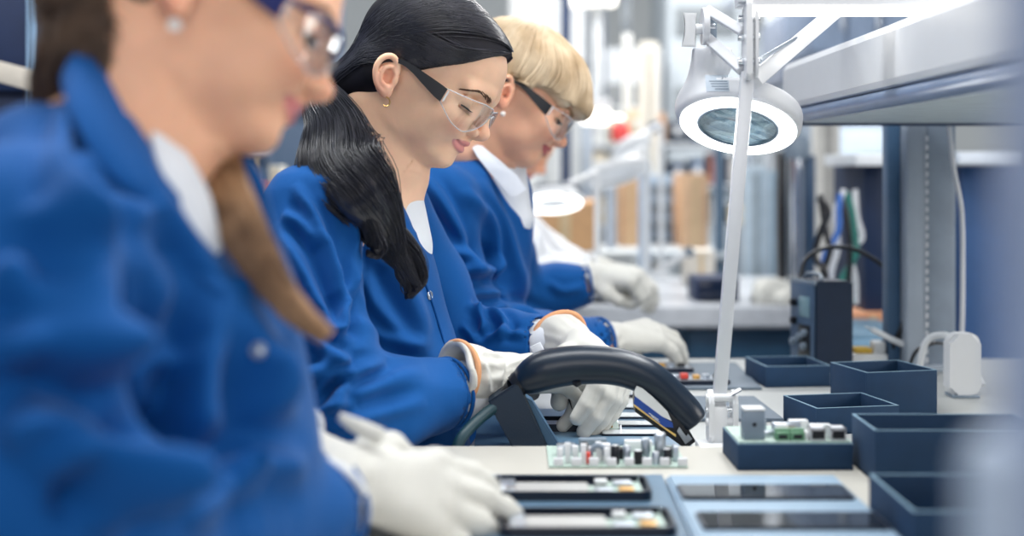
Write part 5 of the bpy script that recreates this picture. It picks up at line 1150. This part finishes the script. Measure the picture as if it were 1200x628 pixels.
# uprights
up = thing('steel_upright', 'grey perforated steel upright standing behind the black boxes', 'post', (.68, 2.40, .77))
xl, xm, xr = xf(1064, 2.3), xf(1087, 2.3), xf(1123, 2.3)
B().box(((xl+xm)/2, 2.33, .975), (xm-xl, .05, .41), bev=.003).done('narrow_profile', M_steelp, up, True)
B().box(((xm+xr)/2+.002, 2.34, .975), (xr-xm-.002, .05, .41), bev=.003).done('wide_profile', mat('grey_upright', (138, 150, 164), rough=.45), up, True)
B().box((xf(1056, 2.3), 2.36, .975), (.020, .04, .41), bev=.002).done('dark_profile', mat('blue_grey_profile', (62, 92, 122), rough=.45), up, True)
for k in range(26): B().box((xm, 2.3035, .79+k*.0145), (.0042, .002, .0085), bev=.0004).done('slot', M_whitep if k % 1 == 0 else M_black, up, True)
B().box(((xl+xr)/2, 2.35, .776), (.12, .10, .012), bev=.003).done('foot_plate', M_steelp, up, True)
c_ = B().tube([pt(1112, 148, 2.27), pt(1118, 200, 2.27), pt(1127, 250, 2.27), pt(1128, 340, 2.27), pt(1127, 400, 2.27)], .004, 10, smooth=5).done('grey_cable', M_whitep); tag(c_, 'pale cable hanging straight down beside the perforated upright', 'cable')
fu = thing('steel_upright', 'blurred pale upright very close to the camera at the right edge', 'post', (.16, .37, .0))
B().box((.166, .375, .70), (.062, .04, 1.40), bev=.006).done('profile', mat('near_upright', (150, 164, 192), rough=.5), fu, True)
B().box((.166, .355, .70), (.012, .004, 1.38), bev=.001).done('slot_channel', mat('near_channel', (176, 188, 208), rough=.4), fu, True)
B().box((.162, .385, .955), (.074, .03, .145), bev=.008).done('bracket', mat('near_bracket', (176, 190, 208), rough=.5), fu, True)
B().box((.166, .375, .006), (.12, .10, .012), bev=.003).done('foot_plate', M_steelp, fu, True)
# ---------------------------------------------------------------- the hall behind
def struct(name, b, m): o = b.done(name, m); o['kind'] = 'structure'; return o
struct('floor', B().box((1, 4.5, -.05), (14, 12, .1)), mat('grey_floor', (150, 156, 162), rough=.3, var=.04, vscale=2))
struct('wall_back', B().box((1, 9.6, 1.8), (14, .1, 3.6)), mat('pale_wall', (206, 208, 206), rough=.8, var=.03, vscale=1.5))
struct('wall_left', B().box((-3.6, 4.5, 1.8), (.1, 12, 3.6)), mat('pale_wall_left', (120, 132, 150), rough=.8))
MC = {}
def cm(rgb, r=.5, **k):
    if rgb not in MC: MC[rgb] = mat('paint_%d' % len(MC), rgb, rough=r, **k)
    return MC[rgb]
def wpt(px, py, d): return pt(px, py, d)
def cab(name, label, cat, x0, x1, y0, y1, d, dep, rgb, parts='doors', n=2, floor=False, group=None):
    """box-like unit seen between pixels x0..x1, y0..y1 with its front at distance d"""
    a = pt(x0, y1, d); c = pt(x1, y0, d); w = c.x-a.x; zb = 0 if floor else a.z; h = c.z-zb
    t = thing(name, label, cat, ((a.x+c.x)/2, d+dep/2, zb), 0, group)
    B().box((0, 0, h/2), (w, dep, h), bev=min(w, h)*.03).done('body', cm(rgb), t)
    lt = tuple(min(255, int(v*1.12+8)) for v in rgb); dk = tuple(int(v*.7) for v in rgb)
    if parts == 'doors':
        for i in range(n):
            q = B().box((-w/2+w*(i+.5)/n, -dep/2-.006, h/2), (w/n*.92, .012, h*.94), bev=.003).done('door', cm(lt), t); B().box((-w/2+w*(i+.85)/n, -dep/2-.018, h*.5), (.012, .014, .09), bev=.002).done('handle', M_alu, q)
    elif parts == 'drawers':
        for i in range(n):
            q = B().box((0, -dep/2-.006, h*(i+.5)/n), (w*.94, .012, h/n*.88), bev=.003).done('drawer', cm(lt), t); B().box((0, -dep/2-.018, h*(i+.6)/n), (w*.3, .014, .012), bev=.002).done('handle', M_alu, q)
    elif parts == 'flaps':
        B().box((0, -dep/2-.001, h*.5), (w*.16, .002, h*.98)).done('packing_tape', cm((206, 180, 140)), t); B().box((0, 0, h+.003), (w*.98, dep*.98, .004), bev=.001).done('flap', cm(lt), t)
    elif parts == 'screen':
        B().box((0, -dep/2-.003, h*.55), (w*.86, .006, h*.7), bev=.002).done('screen', cm(dk, .15), t); B().box((0, 0, .004), (w*.7, dep*1.1, .008), bev=.002).done('foot', cm(dk), t)
    elif parts == 'vents':
        for i in range(n): B().box((0, -dep/2-.004, h*(i+.7)/(n+.4)), (w*.8, .008, h/n*.35), bev=.002).done('vent_slat', cm(dk), t)
        B().box((w*.3, -dep/2-.006, h*.92), (w*.16, .01, h*.05), bev=.002).done('badge_plate', M_alu, t)
    return t
def post(label, px, y0, y1, d, wpx, rgb, floor=True, name='column'):
    a = pt(px, y1, d); zt = pt(px, y0, d).z; zb = 0 if floor else a.z; w = wpx/F*d; t = thing(name, label, 'column', (a.x, d, zb))
    B().box((0, 0, (zt-zb)/2), (w, w*.8, zt-zb), bev=w*.12).done('shaft', cm(rgb), t); B().box((0, 0, .01), (w*1.5, w*1.4, .02), bev=.004).done('base_plate', cm(rgb), t)
    B().box((0, -w*.4-.002, (zt-zb)/2), (w*.25, .004, (zt-zb)*.96), bev=.001).done('groove', cm(tuple(int(v*.75) for v in rgb)), t); return t
def tlamp(label, px, py, d, wpx, tilt=0, lit=True, base=None):
    """bench magnifier lamp seen from the side"""
    c = pt(px, py, d); r = wpx/2/F*d; t = thing('magnifier_lamp', label, 'lamp', c); M = Matrix.Translation(c) @ Matrix.Rotation(math.radians(tilt), 4, 'Y') @ Matrix.Rotation(math.radians(-20), 4, 'X')
    B().lathe([(r*.55, .0), (r, 0), (r*1.04, .008), (r*.96, .022), (r*.5, .036), (r*.45, .03)], M, 32).done('head', M_white, t, True)
    B().lathe([(r*.60, -.004), (r*.96, -.004), (r*.96, .001), (r*.60, .001)], M, 32, cap=False).done('light_ring', emitmat('far_ring', (250, 252, 248), 2.6) if lit else M_white, t, True)
    B().lathe([(.0001, .0), (r*.6, .002), (r*.6, .006), (.0001, .008)], M, 24, cap=False).done('lens', glassmat('far_lens', (220, 232, 236)), t, True)
    if base: 
        bx, by = base; e = pt(bx, by, d+.05); k = c+Vector((0, .02, .03)); mid = Vector((e.x, e.y, k.z+.05)); B().tube([k, mid], .008, 8).done('arm', M_white, t, True); B().tube([mid, e], .008, 8).done('stick', M_white, t, True); B().box(e, (.05, .05, .04), bev=.006).done('clamp', M_white, t, True)
    return t
# left dark racks
cab('storage_rack', 'dark navy blurred rack at the far left behind the nearest woman', 'rack', -180, 44, -40, 330, 2.6, .5, (14, 30, 62), 'drawers', 6, floor=True)
cab('storage_rack', 'dark blue-grey rack between the first two women', 'rack', 200, 380, -60, 330, 4.2, .5, (74, 92, 116), 'drawers', 7, floor=True)
t = thing('rack_beam', 'beige beam crossing the dark rack at the upper left', 'beam', pt(0, 82, 2.5)); bar('beam', pt(-120, 52, 2.5), pt(52, 98, 2.5), .036, .03, cm((196, 188, 176)), t); bar('end_cap', pt(50, 97, 2.5), pt(55, 99, 2.5), .038, .032, cm((150, 146, 140)), t)
post('narrow pale blue post at the top left corner', 38, -60, 330, 2.55, 12, (130, 160, 190))
# small blurred goods between first two heads
for i, (x, y, w, h, rgb, nm, lb) in enumerate(((268, 238, 16, 22, (196, 150, 110), 'parts_bin', 'small tan bin blurred between the first two women, left'), (288, 222, 14, 26, (150, 160, 176), 'parts_bin', 'small grey bin blurred between the first two women'), (306, 236, 18, 20, (206, 120, 110), 'parts_bin', 'small reddish bin blurred between the first two women'), (322, 214, 14, 18, (220, 214, 200), 'parts_bin', 'small cream bin blurred between the first two women, right'), (300, 196, 22, 14, (40, 64, 92), 'parts_bin', 'small dark bin blurred above the reddish one'))):
    cab(nm, lb, 'bin', x-w/2, x+w/2, y-h, y, 3.6, .10, rgb, 'flaps')
cab('shelf_board', 'grey shelf board carrying the small bins between the first women', 'shelf', 235, 345, 240, 246, 3.5, .3, (120, 134, 150), 'none')
# back wall shelving and machines
cab('machine_cabinet', 'pale grey machine cabinet behind the blonde head, left', 'machine', 596, 690, -40, 170, 7.0, .8, (188, 190, 190), 'doors', 2, floor=True)
cab('machine_cabinet', 'pale machine with grey window panels above the hall centre', 'machine', 697, 776, 56, 190, 6.6, .8, (186, 190, 194), 'screen', 2, floor=True)
cab('machine_cabinet', 'light blue-grey tall machine behind the ring lamp', 'machine', 782, 872, -40, 215, 6.8, .8, (184, 192, 198), 'vents', 5, floor=True)
cab('machine_cabinet', 'tall pale cabinet right of the ring lamp', 'machine', 876, 960, 40, 235, 7.7, .8, (176, 184, 190), 'doors', 3, floor=True)
cab('machine_cabinet', 'bluish cabinet seen under the shelf', 'machine', 964, 1090, 60, 240, 6.2, .8, (164, 176, 190), 'drawers', 5, floor=True)
cab('wall_cabinet', 'dark blue-grey overhead cabinet between strip light and shelf', 'cabinet', 915, 985, 18, 96, 5.0, .4, (140, 150, 168), 'doors', 2)
cab('wall_cabinet', 'darker blue cabinet at the top behind the shelf end', 'cabinet', 950, 1075, -20, 62, 4.4, .4, (126, 142, 166), 'doors', 3)
for px, y0, wp, rgb, d, lb in ((663, -40, 12, (40, 62, 100), 5.2, 'dark blue post above the blonde head'), (700, -40, 10, (206, 210, 214), 6.0, 'slim white post near the top centre'), (760, 50, 22, (206, 200, 188), 5.6, 'beige column left of the ring lamp'), (735, 40, 10, (214, 214, 210), 5.9, 'thin pale post beside the beige column'), (905, -40, 16, (196, 202, 208), 5.4, 'pale post right of the ring lamp'), (968, 100, 30, (196, 194, 188), 4.3, 'wide off-white column under the shelf'), (843, 150, 12, (90, 116, 140), 4.6, 'dark blue-grey post seen beside the lamp stick'), (716, 196, 11, (206, 214, 224), 4.3, 'pale post rising from the far bench, left'), (755, 190, 14, (190, 204, 222), 4.15, 'pale blue post rising from the far bench'), (885, 195, 26, (176, 192, 204), 4.5, 'light grey broad post at the far bench right'), (908, 200, 12, (140, 164, 182), 4.45, 'slim blue-grey post beside the broad one')):
    post(lb, px, y0, 330, d, wp, rgb)
# hanging luminaires
for i, (x0, x1, y, d, lb) in enumerate(((664, 722, 1, 6.0, 'bright luminaire at the top edge above the blonde woman'), (560, 640, -30, 7.5, 'long luminaire hanging further back out of the top edge'), (682, 714, 137, 5.4, 'bright oval luminaire right of the blonde fringe'), (729, 738, 141, 6.2, 'small round bright lamp next to the oval luminaire'))):
    a = pt(x0, y, d); c = pt(x1, y, d); t = thing('hanging_luminaire', lb, 'lamp', (a+c)/2); w = c.x-a.x; h = .050 if i == 2 else .035
    B().prism(rrect(w, .16, .03), .04, Matrix.Translation((0, 0, h*.5)), bev=.006).done('housing', M_white, t); B().prism(rrect(w*.97, .14, .03, 6), h, Matrix.Translation((0, 0, -h*.5)), bev=.008).done('diffuser', emitmat('far_luminaire', (255, 250, 240), 2.6), t)
    for s in (-.35, .35): B().cyl((w*s, 0, .05), (w*s, 0, .8), .006, n=8).done('hanger_rod', M_alu, t)
# things on and behind the far bench
cab('cardboard_box', 'tan cardboard box behind the far lit lamp', 'box', 622, 702, 238, 296, 4.6, .35, (204, 158, 112), 'flaps')
cab('cardboard_box', 'narrow tan cardboard box between the pale posts', 'box', 727, 752, 205, 290, 4.9, .3, (198, 164, 130), 'flaps')
cab('cardboard_box', 'small orange-tan box left of the lamp stick', 'box', 800, 830, 205, 291, 4.8, .3, (206, 170, 136), 'flaps')
cab('far_shelf', 'pale shelf under the tan cardboard boxes', 'shelf', 600, 860, 296, 304, 4.55, .5, (186, 194, 200), 'none')
cab('server_cabinet', 'pale blue machine panel between the far posts', 'machine', 756, 800, 205, 300, 5.2, .4, (160, 180, 200), 'vents', 4)
cab('instrument_case', 'navy instrument case standing on the far bench', 'instrument', 815, 866, 326, 356, 3.55, .16, (18, 40, 78), 'screen')
cab('instrument_case', 'low pale instrument on the far bench behind the gloved hand', 'instrument', 700, 745, 296, 330, 3.9, .2, (200, 204, 204), 'vents', 3)
cab('parts_bin', 'cream parts bin on the far bench shelf', 'bin', 806, 838, 296, 335, 4.0, .15, (214, 206, 194), 'flaps')
tlamp('lit magnifier lamp with dark back below the blonde woman\'s chin', 648, 238, 3.6, 72, -2, True, (700, 340))
B().lathe([(.0001, .03), (.05, .028), (.066, .012), (.07, .0)], Matrix.Translation(pt(652, 228, 3.6)), 24).done('cover', cm((20, 44, 70)), [o for o in bpy.data.objects if o.name.startswith('magnifier_lamp') and o.type == 'EMPTY' and o.location.y > 3.5][0], True)
tlamp('white tilted magnifier lamp over the far bench', 724, 205, 3.9, 72, -16, False, (757, 335))
tlamp('smaller unlit white magnifier lamp head further back', 742, 176, 4.25, 50, -30, False, (775, 327))
t = thing('lamp_arm', 'white lamp arm slanting up behind the blonde woman', 'lamp arm', pt(745, 165, 4.6)); bar('arm', pt(700, 212, 4.6), pt(762, 150, 4.6), .022, .02, M_white, t); bar('arm_joint', pt(760, 152, 4.6), pt(775, 146, 4.6), .034, .03, cm((60, 90, 130)), t)
t = thing('lamp_arm', 'white rod slanting over the far bench right of the gloved hand', 'lamp arm', pt(780, 312, 3.7)); bar('arm', pt(758, 326, 3.7), pt(806, 296, 3.7), .014, .014, M_white, t); bar('arm_joint', pt(804, 297, 3.7), pt(812, 293, 3.7), .024, .024, M_grey, t)
t = thing('beacon_light', 'small red light right of the bright oval luminaire', 'light', pt(727, 156, 5.2)); B().lathe([(.03, -.03), (.036, 0), (.03, .03), (.012, .045), (.0001, .047)], Matrix.Translation(pt(727, 156, 5.2)), 20).done('cap', cm((222, 84, 84)), t, True); B().cyl(pt(727, 165, 5.2), Vector((pt(727, 300, 5.2).x, 5.2, 0)), .012).done('pole', M_alu, t, True)
# dark opened phone under the far raised hand and its pen
t = thing('opened_phone', 'dark flat device on the far bench beneath the raised gloved hand', 'phone', (pt(732, 352, 3.55).x, 3.55, .771)); B().prism(rrect(.17, .09, .01), .012, bev=.002).done('frame', M_frameblk, t)
for k in range(6): B().box((-.06+.024*k, .01*(k % 2), .016), (.016, .03, .010), bev=.001).done('component', [M_alu, M_grey, M_black][k % 3], t)
t = thing('screwdriver', 'small brown tool gripped by the raised gloved hand', 'tool', pt(744, 332, 2.56)); B().tube([pt(741, 322, 2.56), pt(745, 334, 2.55)], .0055, 12).done('handle', M_copper, t, True); B().tube([pt(745, 334, 2.55), pt(748, 345, 2.545)], [.002, .0012], 8).done('blade', M_chrome, t, True)
# microscope column and cables at the right of the far bench
t = thing('microscope_stand', 'shiny vertical metal tube with dark mounts behind the power supply', 'microscope', (pt(933, 330, 3.6).x, 3.6, .77))
B().cyl((0, 0, 0), (0, 0, .42), .020, n=24).done('column', M_chrome, t); B().box((-.034, .02, .2), (.018, .05, .36), bev=.004).done('dark_mount', M_black, t); B().box((.036, .02, .2), (.026, .05, .34), bev=.004).done('dark_mount', cm((50, 76, 104)), t); B().lathe([(.03, .36), (.034, .37), (.034, .40), (.024, .42)], None, 24).done('focus_ring', M_grey, t); B().box((0, 0, .01), (.16, .14, .02), bev=.005).done('base', M_black, t)
t = thing('cloth', 'crumpled white cloth on the far bench behind the power supply', 'cloth', pt(905, 350, 3.5)); f = Field.uni(pt(880, 362, 3.5)-Vector((0, .08, 0)), pt(935, 310, 3.5)+Vector((0, .08, 0)), .004)
rs = random.Random(3)
for k in range(12): f.ell(pt(892+rs.random()*28, 335+rs.random()*18, 3.46+rs.random()*.08), (.022+.014*rs.random(), .03, .018+.01*rs.random()), .012)
V, Q = f.mesh(); V = wobble(relax(V, Q, 2), Q, .003, 50, 3); npmesh('folds', V, Q, M_glove, t, True)
for k in range(7):
    x = 962+k*6.5; pts = [pt(x+rs.randint(-9, 9), y+rs.randint(-6, 6), 2.84+k*.034) for y in (228, 250, 275, 300, 325, 352)]; c_ = B().tube(pts, .0065, 8, smooth=5).done('hanging_cable', [M_black, M_black, cm((60, 110, 190)), M_whitep, M_black, cm((40, 120, 110)), M_whitep][k])
    tag(c_, ['leftmost tangled black cable behind the power supply', 'second tangled black cable behind the power supply', 'bright blue cable in the tangle behind the power supply', 'left white cable in the tangle behind the power supply', 'black cable in the middle of the tangle, right of the blue one', 'teal cable in the tangle behind the power supply', 'rightmost white cable in the tangle near the navy panel'][k], 'cable', 'tangled cables')
cab('locker_panel', 'tall dark navy panel left of the perforated upright', 'panel', 1013, 1047, 192, 372, 3.1, .3, (6, 34, 68), 'none')
cab('cardboard_box', 'orange-tan box under the navy panel', 'box', 999, 1047, 370, 392, 3.05, .3, (196, 140, 104), 'flaps')
cab('white_shelf', 'white shelf edge above the tall navy panel', 'shelf', 1003, 1050, 180, 194, 3.0, .3, (222, 226, 230), 'none')
cab('white_shelf', 'white shelf edge right of the perforated upright', 'shelf', 1124, 1200, 178, 192, 2.9, .3, (214, 222, 232), 'none')
cab('locker_panel', 'blue panel right of the perforated upright', 'panel', 1128, 1210, 194, 392, 3.0, .3, (46, 80, 126), 'none', floor=True)
cab('tool_cabinet', 'grey machine base behind the soldering stand', 'machine', 985, 1075, 392, 432, 2.75, .3, (96, 128, 150), 'drawers', 5, floor=True)

# rack of small goods in the depth of the hall
rk = thing('storage_rack', 'open metal rack with rows of small bins deep in the hall behind the far bench', 'rack', (pt(780, 200, 5.7).x, 5.75, 0)); xa, xb = pt(688, 0, 5.7).x, pt(872, 0, 5.7).x; w_ = xb-xa
lv = [pt(0, y, 5.7).z for y in (262, 216, 168)]
for i, z in enumerate(lv): B().box((0, 0, z-.01), (w_, .3, .02), bev=.003).done('shelf', cm((176, 180, 184)), rk)
for x in (-w_/2, w_/2):
    for y in (-.14, .14): B().box((x, y, .72), (.03, .03, 1.44), bev=.003).done('leg', cm((150, 160, 172)), rk)
ORD = ['leftmost', 'second', 'third', 'fourth', 'fifth', 'sixth', 'seventh', 'rightmost']
PAL = [((206, 190, 160), 'beige'), ((40, 62, 92), 'dark blue'), ((220, 222, 220), 'white'), ((196, 150, 112), 'tan'), ((90, 112, 140), 'blue-grey'), ((226, 214, 190), 'cream'), ((60, 70, 84), 'charcoal'), ((190, 120, 104), 'brick-coloured')]
rs = random.Random(11)
for r, nm in ((0, 'bottom'), (1, 'middle'), (2, 'top')):
    for i in range(8):
        c, cn = PAL[(i*3+r*5) % 8]; w = w_/8*(.62+.2*rs.random()); h = .075+.06*rs.random(); x = xa+w_*(i+.5)/8
        t = thing('parts_bin', f'{cn} bin, {ORD[i]} on the {nm} shelf of the far rack', 'bin', (x, 5.72, lv[r]+.001), 0, 'bins on the far rack')
        B().box((0, 0, h/2), (w, .2, h), bev=.006).done('body', cm(c), t); B().box((0, -.103, h*.55), (w*.5, .005, h*.3), bev=.001).done('label_holder', M_white, t)
# ---------------------------------------------------------------- light
wd = bpy.data.worlds.new('world'); SC.world = wd; wd.use_nodes = True
_n = wd.node_tree.nodes; _l = wd.node_tree.links; bg = _n['Background']
tc = _n.new('ShaderNodeTexCoord'); sp = _n.new('ShaderNodeSeparateXYZ'); rp = _n.new('ShaderNodeValToRGB')
_l.new(tc.outputs['Generated'], sp.inputs[0]); mm = _n.new('ShaderNodeMapRange'); mm.inputs[1].default_value = -1; mm.inputs[2].default_value = 1; _l.new(sp.outputs[2], mm.inputs[0])
_l.new(mm.outputs[0], rp.inputs[0]); rp.color_ramp.elements[0].color = (.34, .40, .52, 1); rp.color_ramp.elements[1].color = (.84, .92, 1.0, 1)
_l.new(rp.outputs[0], bg.inputs['Color']); bg.inputs['Strength'].default_value = .55
def area(name, loc, size, power, col=(1, 1, 1), look=(0, 0, -1)):
    d = bpy.data.lights.new(name, 'AREA'); d.shape = 'RECTANGLE'; d.size, d.size_y = size; d.energy = power; d.color = col
    o = bpy.data.objects.new(name, d); COL.objects.link(o); o.location = loc
    o.rotation_euler = Vector(look).to_track_quat('-Z', 'Y').to_euler(); return o
area('ceiling_panel_light', (.7, 1.3, 2.6), (.5, 2.4), 24, (1, .97, .93), (-.28, .05, -1))
area('ceiling_panel_light', (-.7, 1.5, 2.7), (.4, 3.0), 42, (.95, .98, 1), (.22, 0, -1))
area('ceiling_panel_light', (0.6, 5.0, 3.0), (4.0, .8), 170, (1, .99, .97), (0, .15, -1))
area('side_fill_light', (2.3, 1.2, 1.5), (1.4, .8), 30, (1, .95, .90), (-1, 0, -.15))  # added soft fill from the right to lift the faces, not a fixture
area('room_fill_light', (.3, -1.6, 2.1), (2.2, 1.2), 32, (1, .94, .88), (0, 1, -.32))  # added fill behind the camera, brightens skin and coats facing it
woman_middle(); woman_front(); woman_far(); woman_behind()
